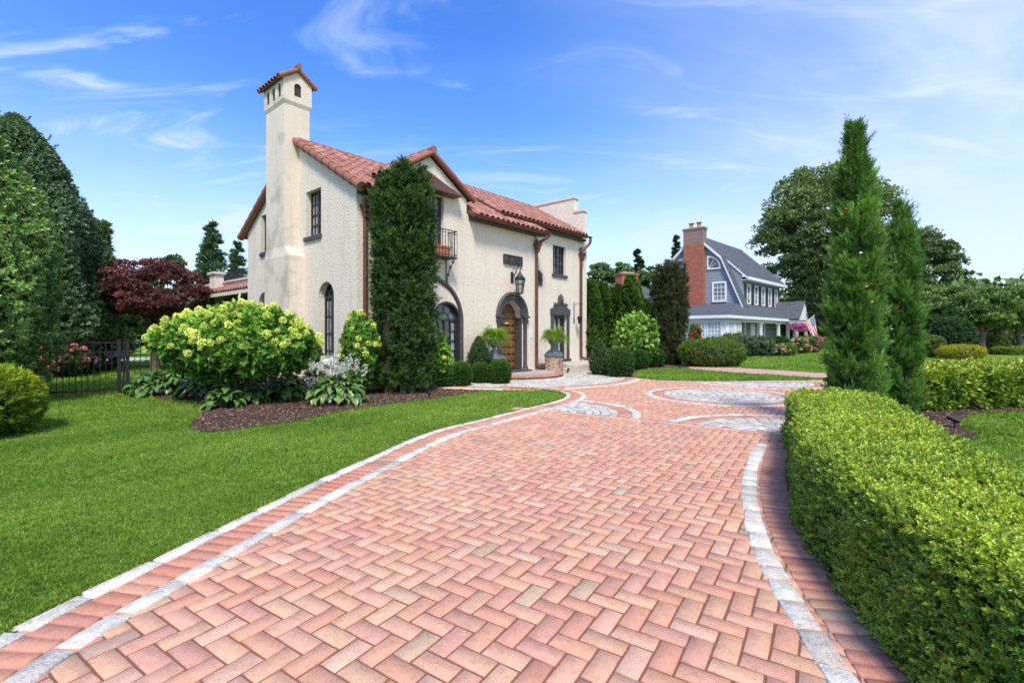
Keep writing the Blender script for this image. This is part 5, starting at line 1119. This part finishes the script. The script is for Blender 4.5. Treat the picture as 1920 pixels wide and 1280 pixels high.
def spot(label, x, y, az, kind=0):
    o = thing('spike_light', label, 'garden light', (x, y, 0), az, 'black spike lights in the beds'); b = MB(); b.tube([(0, 0, 0), (0, 0, .11)], .011, 6); b.build('spike', M['iron'], o)
    b = MB()
    if kind: b.lathe([(.02, .10), (.035, .12), (.11, .13), (.10, .15), (.03, .17), (0, .18)], 12)
    else: b.tube([(-.07, 0, .12), (-.04, 0, .135), (.09, 0, .19)], [.03, .042, .046], 12)
    b.build('head', M['iron'], o)
x, y = G(1790, 803); spot('black spike light leaning in the mulch nearest the right lawn', x, y, 2.2)
x, y = G(1834, 770); spot('flat topped path light at the foot of the square hedge', x, y, .5, 1)
x, y = G(805, 748); spot('black spike light in front of the tall dark yew', x, y, 1.7)
x, y = G(1065, 701); spot('black spike light at the foot of the stone terrace', x, y, 1.2)
x, y = G(1275, 693); spot('tiny black spike light where the brick walk begins', x, y, 1.2)
WL = thing('garden_edging', 'white board and lattice edging among the hostas below the arched window', 'edging', (AX(582, 12.7), 12.7, 0), .35)
b = MB(); b._add([(-.5, 0, .66), (.55, 0, .90), (.55, .25, .96), (-.5, .25, .72), (-.5, 0, .58), (.55, 0, .82), (.55, .25, .88), (-.5, .25, .64)], [(0, 1, 2, 3), (7, 6, 5, 4), (0, 4, 5, 1), (1, 5, 6, 2), (2, 6, 7, 3), (3, 7, 4, 0)]); b.build('board', M['white'], WL)
b = MB()
for i in range(12):
    x = -.95+i*.09; b.tube([(x, -.05, .05), (x+.16, -.05, .48)], .013, 5); b.tube([(x+.16, -.04, .05), (x, -.04, .48)], .013, 5)
b.build('lattice', M['white'], WL)
b = MB(); b.box(-.48, -.44, .05, .1, 0, .62); b.box(.48, .52, .05, .1, 0, .85); b.build('support', M['white'], WL)
# stop sign on the far road
Y = 60; SS = thing('stop_sign', 'small red octagonal stop sign among the far trees', 'sign', (AX(1880, Y), Y+.0, 0)); zc = ZY(633, Y)
b = MB(); b.tube([(0, .03, 0), (0, .03, zc+.3)], .04, 6); b.build('post', M['coping'], SS)
b = MB(); b.panel([(.46*math.cos(t), zc+.46*math.sin(t)) for t in [RAD(22.5+45*i) for i in range(8)]], [], -.01, .015); bd = b.build('face', mat('sign_white', (.75, .75, .75), .5), SS)
b = MB(); b.panel([(.42*math.cos(t), zc+.42*math.sin(t)) for t in [RAD(22.5+45*i) for i in range(8)]], [], -.016, -.011); b.build('red_field', mat('sign_red', (.45, .02, .025), .5), bd)
tcv = bpy.data.curves.new('lettering', 'FONT'); tcv.body = 'STOP'; tcv.size = .3; tcv.align_x = 'CENTER'; tcv.align_y = 'CENTER'; tcv.extrude = .003
to = bpy.data.objects.new('lettering_curve', tcv); COL.objects.link(to); bpy.context.view_layer.update(); me_ = bpy.data.meshes.new_from_object(to); bpy.data.objects.remove(to); to = link(bpy.data.objects.new('lettering', me_), bd); to.location = (0, -.022, zc); to.rotation_euler = (RAD(90), 0, 0); me_.materials.clear(); me_.materials.append(MATS['sign_white'])

# ------------------------------------------------------------------ grey gambrel house
NA = math.atan2(.715, .699); NO = (16.7, 38, 0)
NH = thing('gambrel_house', 'blue grey shingled gambrel house with red brick chimney and white columned porch', 'house', NO, NA)
ga = 6.5; gb = [(.8, 3.77), (2.8, 8.58), (5.25, 10.9), (7.7, 8.58), (9.7, 3.77)]
b = MB(); end = 19.0
k0 = len(b.v); b.panel([(.95, 0), (.95, 3.9), (2.85, 8.45), (5.25, 10.7), (7.65, 8.45), (9.55, 3.9), (9.55, 0)], [], ga+.02, ga+.3); b.v[k0:] = [(y, x, z) for x, y, z in b.v[k0:]]
b.box(ga+.3, end, 1.2, 1.5, 0, 3.9); b.box(ga+.3, end, 9.2, 9.5, 0, 3.9); b.box(end-.3, end, 1.5, 9.2, 0, 8)
NW = b.build('wall', M['siding'], NH)
b = MB(); k0 = 0; b.panel([(1.36, 4.0), (1.36, 7.05), (2.85, 8.5), (2.85, 4.0)], [], ga+1.04, ga+1.1); b.v[k0:] = [(y, x, z) for x, y, z in b.v[k0:]]; b.box(ga+1.1, end-.3, 1.35, 3.2, 3.6, 6.5); DMo = b.build('dormer_wall', M['siding'], NH)
def plank(mb, p, q, th, a0, a1):        # a roof plane between (v,z) points p and q, from u=a0..a1
    mb.hexa([(a0, p[0], p[1]), (a1, p[0], p[1]), (a1, q[0], q[1]), (a0, q[0], q[1])], [(a0, p[0], p[1]+th), (a1, p[0], p[1]+th), (a1, q[0], q[1]+th), (a0, q[0], q[1]+th)])
b = MB(); plank(b, gb[0], gb[1], .18, ga-.25, ga+1.2); plank(b, gb[1], gb[2], .16, ga-.25, end-.6); plank(b, gb[3], gb[2], .16, ga-.25, end); plank(b, gb[4], gb[3], .18, ga-.25, end)
plank(b, (.85, 6.62), gb[1], .165, ga+1.0, end+.3)
b._add([(end-.6, 2.8, 8.74), (end-.6, 5.25, 11.06), (end+.3, .85, 6.78), (end+1.2, 5.25, 8.5)], [(0, 2, 3, 1)]); NR = b.build('roof', M['shingle'], NH)
b = MB()
def rake(p, q, w_=.28): b.hexa([(ga-.30, p[0], p[1]-.14), (ga-.30, q[0], q[1]-.14), (ga-.30, q[0], q[1]+.12), (ga-.30, p[0], p[1]+.12)], [(ga-.24, p[0], p[1]-.14), (ga-.24, q[0], q[1]-.14), (ga-.24, q[0], q[1]+.12), (ga-.24, p[0], p[1]+.12)])
for i in range(4): rake(gb[i], gb[i+1])
for i in range(4):
    p, q = gb[i], gb[i+1]; dz = -.16; b.hexa([(ga-.24, p[0], p[1]-.2), (ga-.24, q[0], q[1]-.2), (ga-.24, q[0], q[1]-.02), (ga-.24, p[0], p[1]-.02)], [(ga+.02, p[0], p[1]-.2), (ga+.02, q[0], q[1]-.2), (ga+.02, q[0], q[1]-.02), (ga+.02, p[0], p[1]-.02)])
b.build('rake_board', M['white'], NR)
b = MB(); b.hexa([(ga+.96, .8, 6.45), (ga+.96, 2.8, 8.42), (ga+.96, 2.8, 8.62), (ga+.96, .8, 6.65)], [(ga+1.02, .8, 6.45), (ga+1.02, 2.8, 8.42), (ga+1.02, 2.8, 8.62), (ga+1.02, .8, 6.65)]); b.box(ga+.96, end+.3, .74, .84, 6.48, 6.76); b.box(ga+1.02, end+.2, .84, 1.34, 6.46, 6.52); b.build('dormer_fascia', M['white'], NR)
b = MB(); b.box(ga-.55, ga+.3, 4.3, 6.2, 0, 10.0); NC = b.build('chimney', M['red_brick'], NH)
b = MB(); b.box(ga-.55, ga+.3, 4.3, 6.2, 10.001, 11.35); b.box(ga-.6, ga+.35, 4.25, 6.25, 11.35, 11.5); b.build('chimney_top', M['grey_brick'], NC)
b = MB(); b.box(ga-.64, ga+.39, 4.2, 6.3, 11.5, 11.58); b.build('chimney_cap', M['stone'], NC)
for y in (4.85, 5.6): b = MB(); b.lathe([(.2, 11.58), (.18, 11.95), (.2, 12.0), (0, 12.0)], 10, (ga-.1, y, 0)); b.box(ga-.35, ga+.15, y-.25, y+.25, 12.05, 12.09); b.build('chimney_pot', M['terracotta'], NC)
GT_ = lambda x, d, z: (ga+.02+d, x, z)
def nwindow(T, a0, a1, z0, z1, nx, nz, parent=NH, trim=.16, name='window', pm='pane'):
    t = MB(T); t.panel([(a0-trim, z0-trim), (a1+trim, z0-trim), (a1+trim, z1+trim), (a0-trim, z1+trim)], [[(a0, z0), (a1, z0), (a1, z1), (a0, z1)]], -.10, .05); fo = t.build(name, M['white'], parent)
    g_ = MB(T); g_.box(a0, a1, -.02, -.005, z0, z1); g_.build('pane', M[pm], fo)
    b = MB(T)
    for i in range(1, nx): x = a0+(a1-a0)*i/nx; b.box(x-.025, x+.025, -.045, -.022, z0, z1)
    for j in range(1, nz): z = z0+(z1-z0)*j/nz; b.box(a0, a1, -.05, -.021, z-.025, z+.025)
    if nx > 1 or nz > 1: b.build('muntins', M['white'], fo)
nwindow(GT_, 2.5, 3.5, 4.65, 6.2, 3, 4)
def quarter(c, s_, zc, r, parent=NH):
    T = GT_; pts = [(c, zc)]+[(c+s_*r*math.cos(t), zc+r*math.sin(t)) for t in np.linspace(0, math.pi/2, 8)]; pin = [(c+s_*.12, zc+.12)]+[(c+s_*(.12+(r-.3)*math.cos(t)), zc+.12+(r-.3)*math.sin(t)) for t in np.linspace(0, math.pi/2, 8)]
    t = MB(T); t.panel(pts, [pin], -.1, .05); fo = t.build('quarter_window', M['white'], parent); g_ = MB(T); g_.panel(pin, [], -.03, -.01); g_.build('pane', M['glass'], fo)
    b = MB(T)
    for a in (30, 60): b.tube([(c+s_*.12, -.045, zc+.12), (c+s_*(.12+(r-.3)*math.cos(RAD(a))), -.045, zc+.12+(r-.3)*math.sin(RAD(a)))], .025, 4)
    b.build('muntins', M['white'], fo)
quarter(4.12, -1, 7.55, 1.3); quarter(6.38, 1, 7.55, 1.3)
DT = lambda x, d, z: (x, 1.35+d, z)
for i in range(5):
    a = ga+2.2+i*2.05; nwindow(DT, a, a+.75, 4.45, 6.05, 1, 2, trim=.13)
    for s_ in (a-.62, a+.92):
        b = MB(DT); b.box(s_, s_+.42, -.07, -.01, 4.3, 6.2); b.build('shutter', M['shutter'], NH)
# porch and sunroom
b = MB(); ov = .35; ez_, tz = 3.0, 4.3
b._add([(-ov, -ov, ez_), (19.2, -ov, ez_), (19.2, 1.34, tz), (ga-.3, 1.34, tz), (ga-.3, 9.8, tz), (-ov, 9.8, ez_),
        (-ov, -ov, ez_-.05), (19.2, -ov, ez_-.05), (19.2, 1.34, ez_-.05), (ga-.3, 1.34, ez_-.05), (ga-.3, 9.8, ez_-.05), (-ov, 9.8, ez_-.05)],
       [(0, 1, 2, 3), (0, 3, 4, 5), (6, 7, 1, 0), (7, 8, 2, 1), (6, 0, 5, 11), (6, 11, 10, 9), (6, 9, 8, 7), (4, 10, 11, 5)]); PR = b.build('porch_roof', M['shingle'], NH)
b = MB(); b.box(-ov-.05, 19.3, -ov-.06, -ov, ez_-.2, ez_+.04); b.box(-ov-.05, -ov, -ov, 9.8, ez_-.2, ez_+.04); b.build('gutter', M['white'], PR)
b = MB(); b.box(0, .15, 0, 9.5, 0, 2.95); b.box(.15, 3.4, 0, .15, 0, 2.95); b.box(3.25, 3.4, .15, 1.2, 0, 2.95); b.box(3.4, 19.1, -.1, .1, 2.55, 2.95); b.build('sunroom_wall', M['white'], NH)
for i in range(7): T = lambda x, d, z: (d, x, z); nwindow(T, .35+i*1.28, 1.38+i*1.28, .95, 2.5, 4, 5, trim=.05, name='sunroom_window', pm='blind')
T = lambda x, d, z: (x, d, z)
for i in range(2): nwindow(T, .4+i*1.5, 1.65+i*1.5, .95, 2.5, 5, 5, trim=.05, name='sunroom_window', pm='blind')
for x in (8.2, 13.4, 16.6, 19.0):
    b = MB(); b.lathe([(.24, .3), (.24, .4), (.19, .45), (.16, 2.4), (.22, 2.48), (.24, 2.56)], 14, (x, 0, 0)); b.box(x-.26, x+.26, -.26, .26, 0, .3); b.build('porch_column', M['white'], NH, smooth=True)
FT = lambda x, d, z: (x, 1.2+d, z)
nwindow(FT, 6.0, 7.6, .9, 2.5, 3, 2, name='porch_window'); nwindow(FT, 11.2, 13.0, .9, 2.5, 3, 2, name='porch_window')
b = MB(FT); b.box(9.2, 10.3, -.06, -.002, .3, 2.5); b.build('door', M['white'], NH)
b = MB(); b.box(3.4, 19.1, -.3, 1.19, .0, .3); b.build('porch_floor', M['stone'], NH)
# entry pediment
b = MB(); px0 = 15.6
pts = [(px0, 2.95), (px0+3.8, 2.95), (px0+3.8, 3.1), (px0+1.9, 4.75), (px0, 3.1)]; hole = [(px0+1.0, 2.96)]+[(px0+1.9-.9*math.cos(t), 2.98+.85*math.sin(t)) for t in np.linspace(0, math.pi, 12)]+[(px0+2.8, 2.96)]
b.panel(pts, [], -1.3, -1.2); b.box(px0, px0+3.8, -1.2, -.36, 2.6, 2.95); b.build('pediment', M['white'], NH)
b = MB(); b._add([(px0-.2, -1.4, 3.05), (px0+1.9, -1.4, 4.9), (px0+4.0, -1.4, 3.05), (px0-.2, 1.2, 3.05), (px0+1.9, 1.2, 4.9), (px0+4.0, 1.2, 3.05)], [(0, 1, 4, 3), (1, 2, 5, 4)]); b.build('pediment_roof', M['shingle'], NH)
for x in (px0+.2, px0+3.6):
    b = MB(); b.lathe([(.24, .3), (.24, .4), (.19, .45), (.16, 2.4), (.22, 2.48), (.24, 2.56)], 14, (x, -1.0, 0)); b.box(x-.26, x+.26, -1.26, -.74, 0, .3); b.build('porch_column', M['white'], NH, smooth=True)
def NWp(u, v, z=0): return (NO[0]+.699*u-.715*v, NO[1]+.715*u+.699*v, z)
# hanging flower baskets and flag
for u_, lab in ((14.6, 'pink petunia basket hanging left of the porch entry'), (16.9, 'pink petunia basket hanging in front of the porch entry')):
    x, y, _ = NWp(u_, -1.5); hb_ = thing('hanging_basket', lab, 'flower basket', (x, y, 2.25), group='hanging baskets on the porch')
    b = MB(); b.lathe([(.1, -.3), (.3, -.05), (.33, 0), (0, 0)], 12); b.tube([(0, 0, 0), (0, 0, .7)], .01, 4); b.build('basket', M['twig'], hb_)
    P, nn = blob(160, (0, 0, -.02), (.8, .6, .36), 4, .2, .4, 5); k = len(P); foliage('blossoms', [scatter(FB, P, nn, rng.uniform(.8, 1.3, k), tints(k, (.45, .08, .32), (.68, .28, .52), .15))], 'petal', hb_)
Yf = 44; FLG = thing('flag', 'stars and stripes flag on a slanted pole beside the porch', 'flag', (AX(1508, Yf), Yf, ZY(606, Yf)), 0)
fx = lambda px: (px-1508)/F*Yf; fz = lambda py: (606-py)/F*Yf
b = MB(); p0 = Vector((fx(1508), 0, fz(606))); p1 = Vector((fx(1527), 0, fz(591))); b.tube([p0, p1], .03, 6); b.lathe([(0, -.05), (.05, 0), (0, .06)], 6, tuple(p1)); b.build('pole', M['coping'], FLG)
fd = (p1-p0).normalized(); q0 = p0+fd*.12; hang = Vector((.42, 0, -1)).normalized(); Wf = (p1-q0).length*.98; Lf_ = 1.75; v, f, c = [], [], []; nu, nv = 26, 30
for j in range(nv+1):
    for i in range(nu+1):
        s_, t_ = i/nu, j/nv; p = q0+fd*Wf*s_*(1-.25*t_)+hang*Lf_*t_*(1-.1*s_)+Vector((.05*t_*math.sin(s_*9+t_*3), .12*t_*math.sin(s_*11+t_*4), 0)); v.append(tuple(p))
for j in range(nv):
    for i in range(nu):
        f.append((j*(nu+1)+i, j*(nu+1)+i+1, (j+1)*(nu+1)+i+1, (j+1)*(nu+1)+i)); st = i*13//nu; red = st % 2 == 0; st_i = 12-st
        col = (.50, .02, .04) if red else (.78, .76, .74)
        if st >= 6 and j < nv*.42: col = (.78, .78, .8) if (i % 2 == 0 and j % 2 == 1) else (.02, .035, .14)
        c.append(col)
npmesh('cloth', np.array(v), np.array(f), M['cloth'], FLG, np.array(c))
# further house with brick chimney
FH = thing('distant_house', 'grey roofed house with a broad brick chimney behind the arborvitae', 'house', (AX(1165, 46), 46, 0), .5)
b = MB(); b.box(-5, 5, -3, 3, 0, 3.4); b.build('wall', M['white'], FH)
b = MB(); b._add([(-5.4, -3.4, 3.4), (5.4, -3.4, 3.4), (5.4, 3.4, 3.4), (-5.4, 3.4, 3.4), (-3.4, 0, 6.1), (3.0, 0, 6.1)], [(0, 1, 5, 4), (1, 2, 5), (2, 3, 4, 5), (3, 0, 4), (3, 2, 1, 0)]); b.build('roof', M['shingle'], FH)
b = MB(); b.box(-1.0, 1.0, -1.2, -.3, 4.0, 7.0); b.box(-1.08, 1.08, -1.28, -.22, 7.0, 7.15); FC = b.build('chimney', M['red_brick'], FH)
b = MB(); b.box(-.7, .7, -1.0, -.5, 7.15, 7.3); b.build('chimney_cap', M['stone'], FC)
SHs = thing('garden_shed', 'small white gabled outbuilding tip between the arborvitae and the brown yew', 'building', (AX(1222, 40), 40, 0), .7)
b = MB(); b.panel([(-1.8, 0), (1.8, 0), (1.8, 2.6), (0, 4.4), (-1.8, 2.6)], [], 0, 3); b.build('wall', M['white'], SHs)
b = MB(); b._add([(-2.1, -.3, 2.5), (0, -.3, 4.6), (2.1, -.3, 2.5), (-2.1, 3.2, 2.5), (0, 3.2, 4.6), (2.1, 3.2, 2.5)], [(0, 1, 4, 3), (1, 2, 5, 4)]); b.build('roof', M['shingle'], SHs)
# ------------------------------------------------------------------ lawn blades, chips
def grass():
    r = np.random.default_rng(2); nb = 7; a = r.uniform(0, 6.3, nb); rad = r.uniform(0, .022, nb)
    B = np.stack([rad*np.cos(a), rad*np.sin(a), 0*a], 1); D = np.stack([np.cos(a)*.45, np.sin(a)*.45, np.ones(nb)], 1)+r.normal(0, .2, (nb, 3))
    V, Fc = leafset(B, D, r.normal(0, 1, (nb, 3)), .040*r.uniform(.6, 1.1, nb), .0042, curl=.25); return V, Fc, np.repeat(r.uniform(.8, 1.2, nb), 2)
GT = grass(); parts = []
for (x0, x1, y0, y1, den, sc) in ((-5.5, -1.2, 2.2, 5.2, 2200, .8), (-9.5, .2, 5.2, 8.5, 900, 1.0), (-13, 1.8, 8.5, 15, 380, 1.35), (2.8, 8.5, 1.5, 5.5, 250, 1.4), (4, 14, 5.5, 11, 230, 1.7), (3.8, 14, 15.8, 24, 90, 2.2), (9, 30, 20, 40, 22, 3.), (-22, -8, 12, 30, 30, 3.)):
    n = int((x1-x0)*(y1-y0)*den); P = np.stack([rng.uniform(x0, x1, n), rng.uniform(y0, y1, n)], 1)
    k = ~inside(P, DRIVE) & ~inside(P, BED1) & ~inside(P, BED2) & ~inside(P, BED3) & ~inside(P, WALK); 
    k &= np.abs(P[:, 0]/P[:, 1]+.0) < 1.12; P = P[k]; n = len(P)
    P3 = np.concatenate([P, np.full((n, 1), -.012)], 1); D = rng.normal(0, .22, (n, 3))+np.array([0, 0, 1.])
    t = .5+.5*lumps(P3, 1.5, 4)+.35*lumps(P3, 6, 9)
    parts.append(scatter(GT, P3, D, sc*rng.uniform(.7, 1.25, n), tints(n, (.18, .31, .04), (.37, .50, .095), .15, t)))
n = 14000; i = rng.integers(0, len(LE)-1, n); T = unit(np.gradient(LE, axis=0)); off = rng.uniform(-.012, .05, n)+.01*np.sin(i*.9)
P = LE[i]+np.stack([-T[i, 1], T[i, 0]], 1)*off[:, None]+rng.normal(0, .03, (n, 2))*np.abs(T[i]); D = rng.normal(0, .35, (n, 3))+np.array([.15, 0, 1.])
parts.append(scatter(GT, np.concatenate([P, np.full((n, 1), -.01)], 1), D, rng.uniform(.8, 1.5, n), tints(n, (.14, .27, .016), (.34, .44, .07), .16)))
V, Fc, C = merge(parts); o = npmesh('grass', V, Fc, M['grass'], None, C); tag(o, 'short bright green mown lawn grass', 'grass', kind='stuff')
cv = np.array([(x, y, z) for z in (0, .25) for y in (-.3, .3) for x in (-1, 1)])*1.0
cf = np.array([(0, 1, 5), (0, 5, 4), (2, 6, 7), (2, 7, 3), (4, 5, 7), (4, 7, 6), (0, 4, 6), (0, 6, 2), (1, 3, 7), (1, 7, 5)])
parts = []
for P0, bb, den in ((BED1, (-9, 0, 7.5, 15.5), 420), (BED3, (6, 16, 7, 11), 300), (BED2, (1.5, 9, 15, 24), 60)):
    n = int((bb[1]-bb[0])*(bb[3]-bb[2])*den); P = np.stack([rng.uniform(bb[0], bb[1], n), rng.uniform(bb[2], bb[3], n)], 1); P = P[inside(P, P0)]; n = len(P)
    D = rng.normal(0, .35, (n, 3))+np.array([0, 0, 1.]); t = rng.uniform(0, 1, n)**3
    parts.append(scatter((cv, cf, np.ones(10)), np.concatenate([P, np.full((n, 1), .014)], 1), D, rng.uniform(.008, .03, n), tints(n, (.06, .03, .02), (.36, .23, .16), .25, t)))
V, Fc, C = merge(parts); o = npmesh('wood_chips', V, Fc, M['chip'], None, C); tag(o, 'scattered brown wood chips on the planting beds', 'wood chips', kind='stuff')
